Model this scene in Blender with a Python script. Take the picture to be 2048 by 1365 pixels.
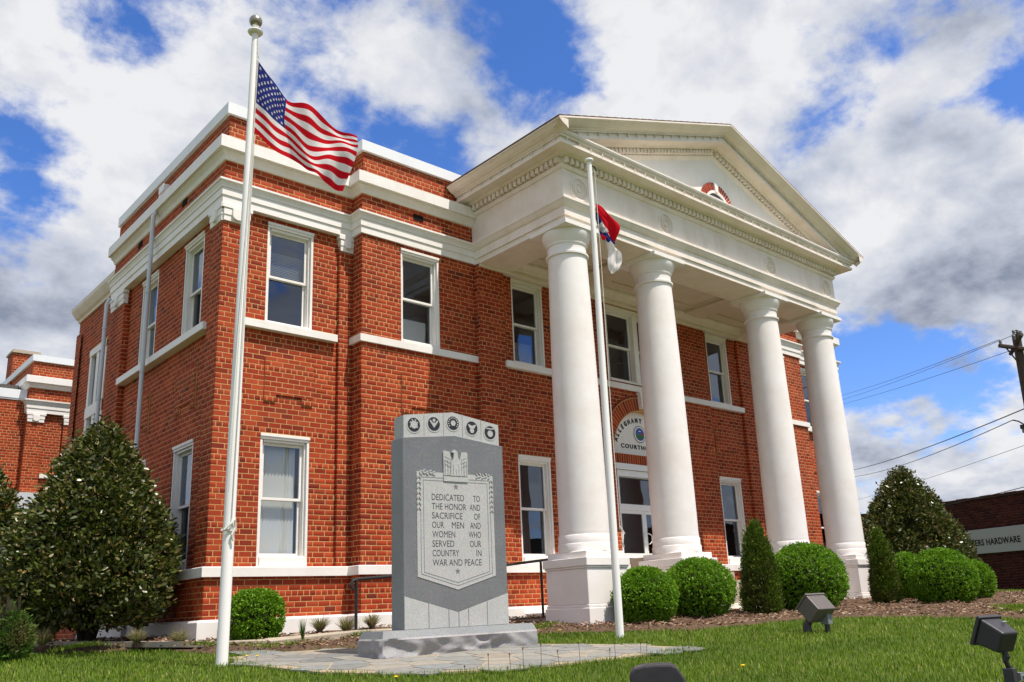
import bpy, bmesh, math, random
import numpy as np
from mathutils import Vector, Matrix

for o in list(bpy.data.objects): bpy.data.objects.remove(o)
scene = bpy.context.scene
random.seed(7); rng = np.random.default_rng(11)
R = math.radians

# ---------------------------------------------------------------- camera
cam_d = bpy.data.cameras.new('camera'); cam = bpy.data.objects.new('camera', cam_d)
scene.collection.objects.link(cam); scene.camera = cam
CP = Vector((-5.15634615, -12.74993048, 1.15283854))
cr = Vector((0.74423275, -0.66638916, -0.0452006)); cu = Vector((-0.14207473, -0.22406929, 0.96416167)); cf = Vector((0.65263495, 0.71113883, 0.26143677))
cam.matrix_world = Matrix(((cr.x, cu.x, -cf.x, CP.x), (cr.y, cu.y, -cf.y, CP.y), (cr.z, cu.z, -cf.z, CP.z), (0, 0, 0, 1)))
cam_d.sensor_width = 36.0; cam_d.sensor_fit = 'HORIZONTAL'
cam_d.lens = 36.0*1731.7/2048.0
cam_d.shift_x = -30.08/2048.0; cam_d.shift_y = 68.97/2048.0
cam_d.clip_start = 0.05; cam_d.clip_end = 3000.0

# ---------------------------------------------------------------- sun + sky
SUN = Vector((0.126, -0.48, 1.0)).normalized()
sl = bpy.data.lights.new('sun', 'SUN'); sl.energy = 5.0; sl.angle = R(0.5); sl.color = (1.0, 0.93, 0.85)
so = bpy.data.objects.new('sun', sl); scene.collection.objects.link(so)
so.rotation_euler = SUN.to_track_quat('Z', 'Y').to_euler()

world = bpy.data.worlds.new('World'); scene.world = world; world.use_nodes = True
nt = world.node_tree; nt.nodes.clear(); L = nt.links
def N(t, **k):
    n = nt.nodes.new(t)
    for a, b in k.items(): setattr(n, a, b)
    return n
def M(op, a, b=None, c=None, clamp=False):
    n = N('ShaderNodeMath', operation=op); n.use_clamp = clamp
    for i, v in enumerate((a, b, c)):
        if v is None: continue
        if isinstance(v, (int, float)): n.inputs[i].default_value = v
        else: L.new(v, n.inputs[i])
    return n.outputs[0]
sky = N('ShaderNodeTexSky', sky_type='NISHITA'); sky.sun_disc = False
sky.sun_elevation = math.asin(SUN.z); sky.sun_rotation = math.atan2(SUN.x, SUN.y)
sky.air_density = 1.0; sky.dust_density = 0.3; sky.ozone_density = 2.0
tc = N('ShaderNodeTexCoord')
nrm = N('ShaderNodeVectorMath', operation='NORMALIZE'); L.new(tc.outputs['Generated'], nrm.inputs[0])
DIR = nrm.outputs[0]
sep = N('ShaderNodeSeparateXYZ'); L.new(DIR, sep.inputs[0])
den = M('ADD', M('MAXIMUM', sep.outputs[2], 0.0), 0.42)
px = M('DIVIDE', sep.outputs[0], den); py = M('DIVIDE', sep.outputs[1], den)
cmb = N('ShaderNodeCombineXYZ'); L.new(px, cmb.inputs[0]); L.new(py, cmb.inputs[1])
def noise(scale, detail, rough, off=(0, 0, 0), dist=0.0):
    mp = N('ShaderNodeMapping'); mp.inputs['Location'].default_value = off; L.new(cmb.outputs[0], mp.inputs[0])
    n = N('ShaderNodeTexNoise'); n.inputs['Scale'].default_value = scale; n.inputs['Detail'].default_value = detail
    n.inputs['Roughness'].default_value = rough; n.inputs['Distortion'].default_value = dist
    L.new(mp.outputs[0], n.inputs['Vector']); return n.outputs['Fac']
big = noise(3.0, 12.0, 0.56, (3.1, 1.7, 0), 0.08)
fine = noise(9.5, 12.0, 0.60, (1.3, 4.2, 0), 0.1)
cov = M('ADD', M('MULTIPLY', big, 0.50), M('MULTIPLY', fine, 0.50))
# broad blue gaps (-) and cloud banks (+): direction, cosine width, strength
BANKS = [((0.213, 0.782, 0.585), .065, -.17), ((0.154, 0.863, 0.481), .06, -.14), ((0.166, 0.901, 0.401), .065, -.15),
 ((0.377, 0.695, 0.612), .06, -.10), ((0.39, 0.748, 0.537), .06, -.09), ((0.504, 0.702, 0.503), .07, -.16),
 ((0.548, 0.574, 0.608), .09, -.13), ((0.596, 0.591, 0.543), .07, -.12), ((0.777, 0.374, 0.506), .09, -.13),
 ((0.81, 0.372, 0.452), .09, -.10), ((0.792, 0.29, 0.537), .05, -.04), ((0.86, 0.226, 0.457), .06, -.10),
 ((0.887, 0.409, 0.215), .11, -.24), ((0.925, 0.332, 0.2), .10, -.2), ((0.872, 0.418, 0.254), .06, -.10), ((0.89, 0.446, 0.097), .06, -.08),
 ((0.13, 0.82, 0.555), .07, .10), ((0.21, 0.84, 0.50), .06, .09), ((0.30, 0.80, 0.52), .11, .09), ((0.343, 0.812, 0.473), .11, .10), ((0.481, 0.664, 0.573), .10, .12),
 ((0.66, 0.50, 0.55), .14, .13), ((0.853, 0.294, 0.432), .10, .10), ((0.867, 0.356, 0.348), .15, .20), ((0.93, 0.27, 0.26), .10, .1),
 ((0.21, 0.92, 0.33), .13, .14), ((0.892, 0.418, 0.164), .09, .16), ((0.94, 0.322, 0.135), .12, .18)]
acc = None
for d, w, s in BANKS:
    v = Vector(d).normalized()
    dp = N('ShaderNodeVectorMath', operation='DOT_PRODUCT'); L.new(DIR, dp.inputs[0]); dp.inputs[1].default_value = v
    e = M('MULTIPLY', M('SUBTRACT', dp.outputs['Value'], 1.0), 2.0/(w*w))      # -r^2/w^2
    g = M('MULTIPLY', M('POWER', 2.718, e), s)
    acc = g if acc is None else M('ADD', acc, g)
cov = M('ADD', cov, acc)
mr = N('ShaderNodeMapRange', interpolation_type='SMOOTHSTEP'); L.new(cov, mr.inputs[0])
mr.inputs[1].default_value = 0.40; mr.inputs[2].default_value = 0.53
mask = mr.outputs[0]
# cloud shading: thick parts grey below, rims white
shade_n = noise(2.6, 10.0, 0.55, (7.3, 2.2, 0), 0.15)
puff = noise(6.0, 12.0, 0.58, (2.0, 9.0, 0), 0.15)
shd = M('ADD', M('MULTIPLY', shade_n, 1.0), M('MULTIPLY', puff, 1.15))
darkA = None
for d, w, s in [((0.89, 0.33, 0.33), .13, .20), ((0.92, 0.30, 0.285), .07, .10), ((0.29, 0.83, 0.47), .08, .12), ((0.17, 0.93, 0.31), .10, .16), ((0.53, 0.63, 0.57), .08, .10), ((0.885, 0.43, 0.13), .05, .16)]:
    v = Vector(d).normalized()
    dp = N('ShaderNodeVectorMath', operation='DOT_PRODUCT'); L.new(DIR, dp.inputs[0]); dp.inputs[1].default_value = v
    g = M('MULTIPLY', M('POWER', 2.718, M('MULTIPLY', M('SUBTRACT', dp.outputs['Value'], 1.0), 2.0/(w*w))), s)
    darkA = g if darkA is None else M('ADD', darkA, g)
shd = M('SUBTRACT', shd, darkA)
rs = N('ShaderNodeValToRGB'); L.new(M('SUBTRACT', shd, 0.55, clamp=True), rs.inputs[0])
cr_ = rs.color_ramp; cr_.elements[0].position = 0.12; cr_.elements[0].color = (0.235, 0.27, 0.355, 1)
cr_.elements[1].position = 0.57; cr_.elements[1].color = (0.76, 0.765, 0.785, 1)
e = cr_.elements.new(0.34); e.color = (0.495, 0.53, 0.615, 1)
hs = N('ShaderNodeHueSaturation'); hs.inputs['Saturation'].default_value = 1.22; hs.inputs['Value'].default_value = 1.0
L.new(sky.outputs[0], hs.inputs['Color'])
bs = N('ShaderNodeVectorMath', operation='MULTIPLY'); L.new(hs.outputs[0], bs.inputs[0]); bs.inputs[1].default_value = (0.120, 0.128, 0.172)
cs = N('ShaderNodeMixRGB'); L.new(mask, cs.inputs[0]); L.new(bs.outputs[0], cs.inputs[1]); L.new(rs.outputs[0], cs.inputs[2])
# the sky texture counts at strength 0.11; the clouds over it are near display white
bg = N('ShaderNodeBackground'); bg.inputs[1].default_value = 1.0; L.new(cs.outputs[0], bg.inputs[0])
wo = N('ShaderNodeOutputWorld'); L.new(bg.outputs[0], wo.inputs[0])

vs = scene.view_settings; vs.view_transform = 'Standard'; vs.look = 'None'; vs.exposure = 0.18; vs.gamma = 1.0; vs.use_curve_mapping = False
scene.render.engine = 'CYCLES'
scene.cycles.max_bounces = 8; scene.cycles.transparent_max_bounces = 12

# ---------------------------------------------------------------- materials
def mat(name, col=(.5, .5, .5), rough=.6, spec=.5, metal=0., build=None):
    m = bpy.data.materials.new(name); m.use_nodes = True
    b = m.node_tree.nodes['Principled BSDF']
    b.inputs['Base Color'].default_value = (*col, 1); b.inputs['Roughness'].default_value = rough
    b.inputs['Specular IOR Level'].default_value = spec; b.inputs['Metallic'].default_value = metal
    if build: build(m.node_tree, b)
    return m
def nd(t, ty, **k):
    n = t.nodes.new(ty)
    for a, b in k.items():
        if a in n.inputs.keys(): n.inputs[a].default_value = b
        else: setattr(n, a, b)
    return n
def island(t):
    g = nd(t, 'ShaderNodeNewGeometry'); oi = nd(t, 'ShaderNodeObjectInfo')
    a = nd(t, 'ShaderNodeMath', operation='ADD'); f = nd(t, 'ShaderNodeMath', operation='FRACT')
    t.links.new(g.outputs['Random Per Island'], a.inputs[0]); t.links.new(oi.outputs['Random'], a.inputs[1]); t.links.new(a.outputs[0], f.inputs[0])
    return f.outputs[0]
def ramp(t, fac, stops):
    r = nd(t, 'ShaderNodeValToRGB'); t.links.new(fac, r.inputs[0]); e = r.color_ramp.elements
    e[0].position = stops[0][0]; e[0].color = (*stops[0][1], 1); e[1].position = stops[-1][0]; e[1].color = (*stops[-1][1], 1)
    for p, c in stops[1:-1]:
        q = e.new(p); q.color = (*c, 1)
    return r.outputs[0]
def pnoise(t, scale, detail=4, rough=.55, sx=(1, 1, 1), obj=False):
    if obj:
        g = nd(t, 'ShaderNodeTexCoord').outputs['Object']
    else:
        g = nd(t, 'ShaderNodeNewGeometry').outputs['Position']
    mp = nd(t, 'ShaderNodeMapping'); mp.inputs['Scale'].default_value = sx; t.links.new(g, mp.inputs[0])
    n = nd(t, 'ShaderNodeTexNoise', Scale=scale, Detail=detail, Roughness=rough); t.links.new(mp.outputs[0], n.inputs['Vector'])
    return n.outputs['Fac']
def mixc(t, fac, a, b, mode='MIX'):
    n = nd(t, 'ShaderNodeMixRGB', blend_type=mode)
    for i, v in enumerate((fac, a, b)):
        if isinstance(v, (int, float)): n.inputs[i].default_value = v
        elif isinstance(v, tuple): n.inputs[i].default_value = (*v, 1)
        else: t.links.new(v, n.inputs[i])
    return n.outputs[0]
def bump(t, b, h, strength, dist=.01):
    n = nd(t, 'ShaderNodeBump', Strength=strength, Distance=dist); t.links.new(h, n.inputs['Height']); t.links.new(n.outputs[0], b.inputs['Normal'])

def b_brick(t, b):
    c = ramp(t, island(t), [(0, (.19, .018, .006)), (.15, (.29, .030, .007)), (.6, (.37, .044, .011)), (.93, (.44, .070, .020)), (1, (.13, .018, .009))])
    n = pnoise(t, .9, 8, .65); c2 = mixc(t, ramp(t, n, [(.42, (0, 0, 0)), (.68, (.6, .6, .6))]), c, (.20, .028, .012))
    n2 = pnoise(t, 60, 3); c3 = mixc(t, .35, c2, ramp(t, n2, [(.3, (.55, .55, .55)), (.7, (1.25, 1.25, 1.25))]), 'MULTIPLY')
    t.links.new(c3, b.inputs['Base Color']); bump(t, b, n2, .15, .002)
m_brick = mat('fired_red_brick', rough=.8, spec=.25, build=b_brick)
def b_mortar(t, b):
    n = pnoise(t, 2.3, 6); c = ramp(t, n, [(.3, (.47, .26, .10)), (.7, (.62, .38, .165))])
    t.links.new(c, b.inputs['Base Color']); bump(t, b, pnoise(t, 90, 3), .15, .002)
m_mortar = mat('buff_mortar', rough=.95, spec=.1, build=b_mortar)
def b_dbrick(t, b):
    c = ramp(t, island(t), [(0, (.045, .012, .010)), (.5, (.075, .016, .012)), (1, (.10, .026, .018))]); t.links.new(c, b.inputs['Base Color'])
m_dbrick = mat('dark_brown_brick', rough=.85, spec=.2, build=b_dbrick)
m_dmortar = mat('dark_mortar', (.10, .075, .065), .95, .1)
def b_white(base, dirt, s=1.2):
    def f(t, b):
        n = pnoise(t, s, 7, .6); st = pnoise(t, 5, 5, .6, (1, 1, .12))
        c = mixc(t, ramp(t, n, [(.45, (0, 0, 0)), (.8, (.55, .55, .55))]), base, dirt)
        c = mixc(t, ramp(t, st, [(.5, (0, 0, 0)), (.82, (.4, .4, .4))]), c, dirt)
        t.links.new(c, b.inputs['Base Color']); bump(t, b, pnoise(t, 14, 6), .22, .01)
    return f
m_white = mat('white_painted_trim', rough=.5, spec=.4, build=b_white((.83, .80, .75), (.68, .60, .50)))
m_cream = mat('cream_painted_wood', rough=.55, spec=.35, build=b_white((.82, .745, .665), (.62, .49, .37), 2.0))
m_ceil = mat('shade_toned_ceiling', rough=.7, spec=.2, build=b_white((.70, .60, .48), (.55, .44, .33), 2.0))  # cream ceiling, with the portico's shade and warm bounce put into the colour
m_cap = mat('white_metal_coping', rough=.4, spec=.5, build=b_white((.78, .80, .80), (.62, .63, .62), .8))
def b_stucco(t, b):
    n = pnoise(t, 1.3, 9, .68); c = mixc(t, ramp(t, n, [(.42, (0, 0, 0)), (.75, (.75, .75, .75))]), (.84, .80, .765), (.72, .645, .57))
    t.links.new(c, b.inputs['Base Color'])
    h = nd(t, 'ShaderNodeMath', operation='ADD'); t.links.new(pnoise(t, 7, 6, .6, (1, 1, .5)), h.inputs[0]); t.links.new(pnoise(t, 30, 4, .6, (1, 1, 2.4)), h.inputs[1])
    bump(t, b, h.outputs[0], .20, .012)
m_stucco = mat('white_painted_stucco', rough=.62, spec=.3, build=b_stucco)
m_gray = mat('grey_painted_siding', rough=.5, spec=.4, build=b_white((.55, .58, .61), (.45, .47, .49)))
m_alum = mat('white_aluminium', (.78, .79, .78), .35, .5)
m_black = mat('black_painted_iron', (.012, .012, .013), .45, .5)
m_void = mat('dark_vent', (.012, .010, .010), .9, .1)
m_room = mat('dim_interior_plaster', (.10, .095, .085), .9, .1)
m_curtain = mat('white_cloth_blind', (.72, .72, .68), .8, .1)
def b_concrete(t, b):
    n = pnoise(t, 6, 8, .65); t.links.new(ramp(t, n, [(.3, (.33, .28, .21)), (.7, (.47, .41, .32))]), b.inputs['Base Color']); bump(t, b, pnoise(t, 60, 4), .3, .004)
m_concrete = mat('tan_concrete', rough=.9, spec=.15, build=b_concrete)
def b_roof(t, b):
    t.links.new(ramp(t, island(t), [(0, (.10, .055, .035)), (1, (.20, .10, .06))]), b.inputs['Base Color'])
m_roof = mat('brown_shingle', rough=.9, spec=.15, build=b_roof)
def glassmat(name, tint, k, base):
    m = bpy.data.materials.new(name); m.use_nodes = True; t = m.node_tree; t.nodes.clear()
    tr = nd(t, 'ShaderNodeBsdfTransparent', Color=(*tint, 1)); gl = nd(t, 'ShaderNodeBsdfGlossy', Roughness=.01, Color=(.74, .84, 1.0, 1))
    g0 = nd(t, 'ShaderNodeNewGeometry'); dp = nd(t, 'ShaderNodeVectorMath', operation='DOT_PRODUCT'); t.links.new(g0.outputs['Incoming'], dp.inputs[0]); t.links.new(g0.outputs['Normal'], dp.inputs[1])
    ab = nd(t, 'ShaderNodeMath', operation='ABSOLUTE'); t.links.new(dp.outputs['Value'], ab.inputs[0]); om = nd(t, 'ShaderNodeMath', operation='SUBTRACT'); om.inputs[0].default_value = 1.0; t.links.new(ab.outputs[0], om.inputs[1])
    pw = nd(t, 'ShaderNodeMath', operation='POWER'); t.links.new(om.outputs[0], pw.inputs[0]); pw.inputs[1].default_value = 4.0      # Schlick, the same from both sides
    a = nd(t, 'ShaderNodeMath', operation='MULTIPLY_ADD'); t.links.new(pw.outputs[0], a.inputs[0]); a.inputs[1].default_value = .9; a.inputs[2].default_value = base
    g = nd(t, 'ShaderNodeNewGeometry'); w = nd(t, 'ShaderNodeTexNoise', Scale=1.6, Detail=1.0); t.links.new(g.outputs['Position'], w.inputs['Vector'])
    bm_ = nd(t, 'ShaderNodeBump', Strength=.25, Distance=.02); t.links.new(w.outputs[0], bm_.inputs['Height']); t.links.new(bm_.outputs[0], gl.inputs['Normal'])
    mx = nd(t, 'ShaderNodeMixShader'); t.links.new(a.outputs[0], mx.inputs[0]); t.links.new(tr.outputs[0], mx.inputs[1]); t.links.new(gl.outputs[0], mx.inputs[2])
    o = nd(t, 'ShaderNodeOutputMaterial'); t.links.new(mx.outputs[0], o.inputs[0]); return m
m_glass = glassmat('window_glass', (.42, .45, .48), 1.8, .13)
m_storm = glassmat('clear_window_glass', (.86, .88, .88), 1.2, .09)
def b_granite(base, var):
    def f(t, b):
        n = pnoise(t, 140, 5, .8); v = nd(t, 'ShaderNodeTexVoronoi', Scale=190); g = nd(t, 'ShaderNodeNewGeometry'); t.links.new(g.outputs['Position'], v.inputs['Vector'])
        c = mixc(t, .8, base, ramp(t, n, [(.35, (.45, .45, .46)), (.65, (1.5, 1.5, 1.5))]), 'MULTIPLY')
        c = mixc(t, .35, c, v.outputs['Color'], 'SOFT_LIGHT')
        c = mixc(t, ramp(t, pnoise(t, 3, 5), [(.4, (0, 0, 0)), (.7, (.5, .5, .5))]), c, var); t.links.new(c, b.inputs['Base Color'])
    return f
m_granite = mat('grey_granite', rough=.45, spec=.5, build=b_granite((.24, .25, .245), (.18, .188, .188)))
m_polish = mat('dark_polished_granite', rough=.28, spec=.5, build=b_granite((.165, .168, .170), (.118, .120, .123)))
m_steel = mat('sandblasted_granite', rough=.75, spec=.3, build=b_granite((.43, .43, .41), (.36, .362, .35)))
m_rock = mat('rock_faced_granite', rough=.8, spec=.3, build=b_granite((.31, .30, .295), (.215, .21, .21)))
m_engrave = mat('dark_engraving', (.06, .06, .065), .8, .2)
m_engrave2 = mat('grey_engraving', (.15, .155, .16), .8, .2)
m_medal = mat('black_enamel', (.012, .012, .014), .4, .5)
m_pole = mat('white_painted_pole', (.84, .82, .78), .6, .3)
m_ball = mat('tarnished_gilt_ball', (.30, .27, .20), .35, .5, .8)
m_taupe = mat('taupe_painted_metal', rough=.5, spec=.4, build=b_white((.115, .098, .088), (.085, .07, .06), 9))
m_bronze = mat('dark_bronze_metal', rough=.42, spec=.5, build=b_white((.028, .024, .029), (.04, .034, .036), 9))
m_lens = mat('flood_lamp_glass', (.2, .22, .24), .1, .6)
m_box = mat('grey_junction_box', (.17, .19, .185), .5, .5)
m_woodpole = mat('weathered_pole_wood', (.075, .055, .045), .9, .2)
m_wire = mat('black_cable', (.02, .02, .022), .6, .3)
m_rope = mat('white_rope', (.6, .57, .5), .8, .2)
m_bark = mat('dark_bark', (.045, .032, .025), .95, .1)
m_sign = mat('grey_white_signboard', (.42, .43, .42), .6, .3)
m_signtxt = mat('black_sign_letters', (.012, .012, .012), .6, .3)
def leafmat(name, stops, rough, spec, trans=.25, nsc=.9, patch=None):
    m = bpy.data.materials.new(name); m.use_nodes = True; t = m.node_tree; b = t.nodes['Principled BSDF']
    c = ramp(t, island(t), stops)
    if patch: c = mixc(t, ramp(t, pnoise(t, nsc, 3), [(.45, (0, 0, 0)), (.7, (.8, .8, .8))]), c, patch)
    t.links.new(c, b.inputs['Base Color']); b.inputs['Roughness'].default_value = rough; b.inputs['Specular IOR Level'].default_value = spec
    tl = nd(t, 'ShaderNodeBsdfTranslucent'); t.links.new(c, tl.inputs[0]); mx = nd(t, 'ShaderNodeMixShader'); mx.inputs[0].default_value = trans
    t.links.new(b.outputs[0], mx.inputs[1]); t.links.new(tl.outputs[0], mx.inputs[2]); t.links.new(mx.outputs[0], t.nodes['Material Output'].inputs[0]); return m
m_box_leaf = leafmat('boxwood_leaf', [(0, (.07, .17, .006)), (.5, (.15, .32, .010)), (1, (.28, .48, .026))], .5, .35, .35, 3.5, (.10, .23, .008))
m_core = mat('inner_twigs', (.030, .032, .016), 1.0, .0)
m_holly = leafmat('magnolia_leaf', [(0, (.028, .042, .006)), (.45, (.060, .082, .010)), (.80, (.12, .14, .024)), (.93, (.22, .15, .05)), (1, (.32, .27, .15))], .34, .5, .15)
m_arb = leafmat('arborvitae_leaf', [(0, (.04, .075, .007)), (.6, (.09, .155, .012)), (1, (.18, .25, .02))], .7, .2, .2, 2.2, (.09, .085, .025))
m_jun = leafmat('shrub_leaf', [(0, (.03, .09, .008)), (1, (.10, .22, .02))], .6, .3, .3, 3.0, (.16, .12, .05))
m_grass = leafmat('grass_blade', [(0, (.06, .12, .005)), (.5, (.135, .235, .010)), (.90, (.24, .34, .025)), (1, (.52, .46, .18))], .6, .25, .4, .8, (.075, .155, .008))
m_stem = mat('brown_seed_stem', (.10, .055, .035), .9, .1)
m_dand = mat('yellow_petals', (.75, .50, .01), .7, .2)
m_tuft = leafmat('dry_tuft_blade', [(0, (.30, .22, .12)), (.55, (.38, .30, .18)), (.7, (.10, .17, .03)), (1, (.16, .26, .05))], .8, .2, .3)
def b_chip(t, b):
    c = ramp(t, island(t), [(0, (.10, .05, .03)), (.35, (.20, .11, .065)), (.7, (.33, .21, .13)), (.92, (.50, .38, .27)), (1, (.07, .035, .02))]); t.links.new(c, b.inputs['Base Color'])
m_chip = mat('wood_mulch_chip', rough=.9, spec=.15, build=b_chip)
def b_soil(t, b):
    n = pnoise(t, 25, 8, .7); t.links.new(ramp(t, n, [(.3, (.065, .042, .028)), (.7, (.18, .115, .075))]), b.inputs['Base Color']); bump(t, b, n, .8, .03)
m_soil = mat('mulch_soil', rough=.95, spec=.1, build=b_soil)
def b_ground(t, b):
    n = pnoise(t, 1.2, 8, .6); n2 = pnoise(t, 40, 5, .7)
    c = mixc(t, .5, ramp(t, n, [(.3, (.06, .075, .015)), (.7, (.085, .105, .02))]), ramp(t, n2, [(.3, (.04, .07, .01)), (.7, (.17, .22, .05))])); t.links.new(c, b.inputs['Base Color']); bump(t, b, n2, .8, .03)
m_ground = mat('lawn_soil', rough=.95, spec=.1, build=b_ground)
def b_stone(t, b):
    c = ramp(t, island(t), [(0, (.17, .175, .165)), (.3, (.25, .245, .22)), (.6, (.31, .275, .215)), (.85, (.21, .225, .225)), (1, (.28, .24, .19))])
    c = mixc(t, .5, c, ramp(t, pnoise(t, 12, 6), [(.3, (.6, .6, .6)), (.7, (1.2, 1.2, 1.2))]), 'MULTIPLY'); t.links.new(c, b.inputs['Base Color'])
m_stone = mat('flagstone', rough=.85, spec=.2, build=b_stone)
def clothmat(name, col, tr=.45):
    m = bpy.data.materials.new(name); m.use_nodes = True; t = m.node_tree; t.nodes.clear()
    d = nd(t, 'ShaderNodeBsdfDiffuse', Color=(*col, 1)); tl = nd(t, 'ShaderNodeBsdfTranslucent', Color=(*col, 1)); mx = nd(t, 'ShaderNodeMixShader'); mx.inputs[0].default_value = tr
    g = pnoise(t, 9, 5, .6); bn = nd(t, 'ShaderNodeBump', Strength=.5, Distance=.02); t.links.new(g, bn.inputs['Height']); t.links.new(bn.outputs[0], d.inputs['Normal'])
    t.links.new(d.outputs[0], mx.inputs[1]); t.links.new(tl.outputs[0], mx.inputs[2]); o = nd(t, 'ShaderNodeOutputMaterial'); t.links.new(mx.outputs[0], o.inputs[0]); return m
m_fred = clothmat('red_flag_cloth', (.58, .012, .022)); m_fwhite = clothmat('white_flag_cloth', (.82, .80, .77), .4); m_fblue = clothmat('blue_flag_cloth', (.03, .04, .20), .35)

# ---------------------------------------------------------------- helpers
def link(o): scene.collection.objects.link(o); return o
def tag(o, label=None, cat=None, group=None, kind=None):
    if label: o['label'] = label
    if cat: o['category'] = cat
    if group: o['group'] = group
    if kind: o['kind'] = kind
    return o
def empty(name, loc=(0, 0, 0), **k):
    o = bpy.data.objects.new(name, None); o.location = loc; o.empty_display_size = .2; link(o); tag(o, **k); return o
class MB:
    def __init__(s): s.v = []; s.f = []; s.m = []; s.arr = []
    def add(s, vs, fs, mi=0):
        b = len(s.v); s.v += [tuple(p) for p in vs]; s.f += [tuple(i+b for i in f) for f in fs]; s.m += [mi]*len(fs)
    def box(s, x0, x1, y0, y1, z0, z1, mi=0):
        vs = [(x, y, z) for z in (z0, z1) for y in (y0, y1) for x in (x0, x1)]
        s.add(vs, [(0, 2, 3, 1), (4, 5, 7, 6), (0, 1, 5, 4), (2, 6, 7, 3), (0, 4, 6, 2), (1, 3, 7, 5)], mi)
    def obb(s, fr, u0, u1, d0, d1, z0, z1, mi=0):      # box in a wall frame (O, U, N)
        vs = [fr.p(u, d, z) for z in (z0, z1) for d in (d0, d1) for u in (u0, u1)]
        s.add(vs, [(0, 1, 3, 2), (4, 6, 7, 5), (0, 4, 5, 1), (2, 3, 7, 6), (0, 2, 6, 4), (1, 5, 7, 3)], mi)
    def quad(s, a, b, c, d, mi=0): s.add([a, b, c, d], [(0, 1, 2, 3)], mi)
    def prism(s, poly, off, mi=0):                       # 3-D polygon swept by vector off
        n = len(poly); a = [Vector(p) for p in poly]; b = [p+Vector(off) for p in a]
        s.add(a+b, [tuple(range(n))[::-1], tuple(range(n, 2*n))]+[(i, (i+1) % n, (i+1) % n+n, i+n) for i in range(n)], mi)
    def tube(s, pts, r, n=10, mi=0, caps=True):
        pts = [Vector(p) for p in pts]; rs = r if isinstance(r, (list, tuple)) else [r]*len(pts); vs = []
        for i, p in enumerate(pts):
            t = (pts[min(i+1, len(pts)-1)]-pts[max(i-1, 0)]).normalized()
            a = t.orthogonal().normalized() if i == 0 else (a-t*a.dot(t)).normalized()
            b = t.cross(a)
            vs += [p+(a*math.cos(2*math.pi*k/n)+b*math.sin(2*math.pi*k/n))*rs[i] for k in range(n)]
        fs = [(i*n+k, i*n+(k+1) % n, (i+1)*n+(k+1) % n, (i+1)*n+k) for i in range(len(pts)-1) for k in range(n)]
        if caps: fs += [tuple(range(n))[::-1], tuple((len(pts)-1)*n+k for k in range(n))]
        s.add(vs, fs, mi)
    def lathe(s, prof, c=(0, 0, 0), n=48, mi=0):
        vs = [(c[0]+r*math.cos(2*math.pi*k/n), c[1]+r*math.sin(2*math.pi*k/n), c[2]+z) for r, z in prof for k in range(n)]
        fs = [(i*n+k, i*n+(k+1) % n, (i+1)*n+(k+1) % n, (i+1)*n+k) for i in range(len(prof)-1) for k in range(n)]
        fs += [tuple(range(n))[::-1], tuple((len(prof)-1)*n+k for k in range(n))]
        s.add(vs, fs, mi)
    def sweep(s, path, prof, mi=0, caps=True):           # path: plan points, building on the LEFT hand; d goes to the right
        n = len(path); P = [Vector((p[0], p[1])) for p in path]; ms = []
        for i in range(n):
            ns = []
            if i > 0: t = (P[i]-P[i-1]).normalized(); ns.append(Vector((t.y, -t.x)))
            if i < n-1: t = (P[i+1]-P[i]).normalized(); ns.append(Vector((t.y, -t.x)))
            m = ns[0] if len(ns) == 1 else (ns[0]+ns[1])/(1+ns[0].dot(ns[1]))
            ms.append(m)
        k = len(prof); vs = [(P[i].x+ms[i].x*d, P[i].y+ms[i].y*d, z) for i in range(n) for d, z in prof]
        fs = [(i*k+j, (i+1)*k+j, (i+1)*k+j+1, i*k+j+1) for i in range(n-1) for j in range(k-1)]
        if caps: fs += [tuple(range(k)), tuple((n-1)*k+j for j in range(k))[::-1]]
        s.add(vs, fs, mi)
    def build(s, name, mats, parent=None, smooth=False, bevel=0, fixn=True, **k):
        me = bpy.data.meshes.new(name); me.from_pydata(s.v, [], s.f); 
        for m in (mats if isinstance(mats, (list, tuple)) else [mats]): me.materials.append(m)
        if any(s.m): me.polygons.foreach_set('material_index', s.m)
        me.update()
        if fixn:
            bm = bmesh.new(); bm.from_mesh(me); bmesh.ops.recalc_face_normals(bm, faces=bm.faces); bm.to_mesh(me); bm.free()
        if smooth: me.polygons.foreach_set('use_smooth', [True]*len(me.polygons))
        o = bpy.data.objects.new(name, me); link(o); tag(o, **k)
        if smooth == 'auto':
            md = o.modifiers.new('e', 'EDGE_SPLIT'); md.split_angle = R(35)
        if bevel: md = o.modifiers.new('b', 'BEVEL'); md.width = bevel; md.segments = 2; md.limit_method = 'ANGLE'; md.angle_limit = R(40)
        if parent: o.parent = parent; o.matrix_parent_inverse = parent.matrix_world.inverted() if False else Matrix.Translation(-Vector(wloc(parent)))
        return o
def wloc(o):
    v = Vector(o.location)
    return v if not o.parent else v   # parents of parts sit at the origin or carry their own location
class Frame:
    def __init__(s, O, U, Nn): s.O = Vector((*O, 0)); s.U = Vector((*U, 0)); s.N = Vector((*Nn, 0))
    def p(s, u, d, z): q = s.O+s.U*u+s.N*d; return (q.x, q.y, z)
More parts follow.
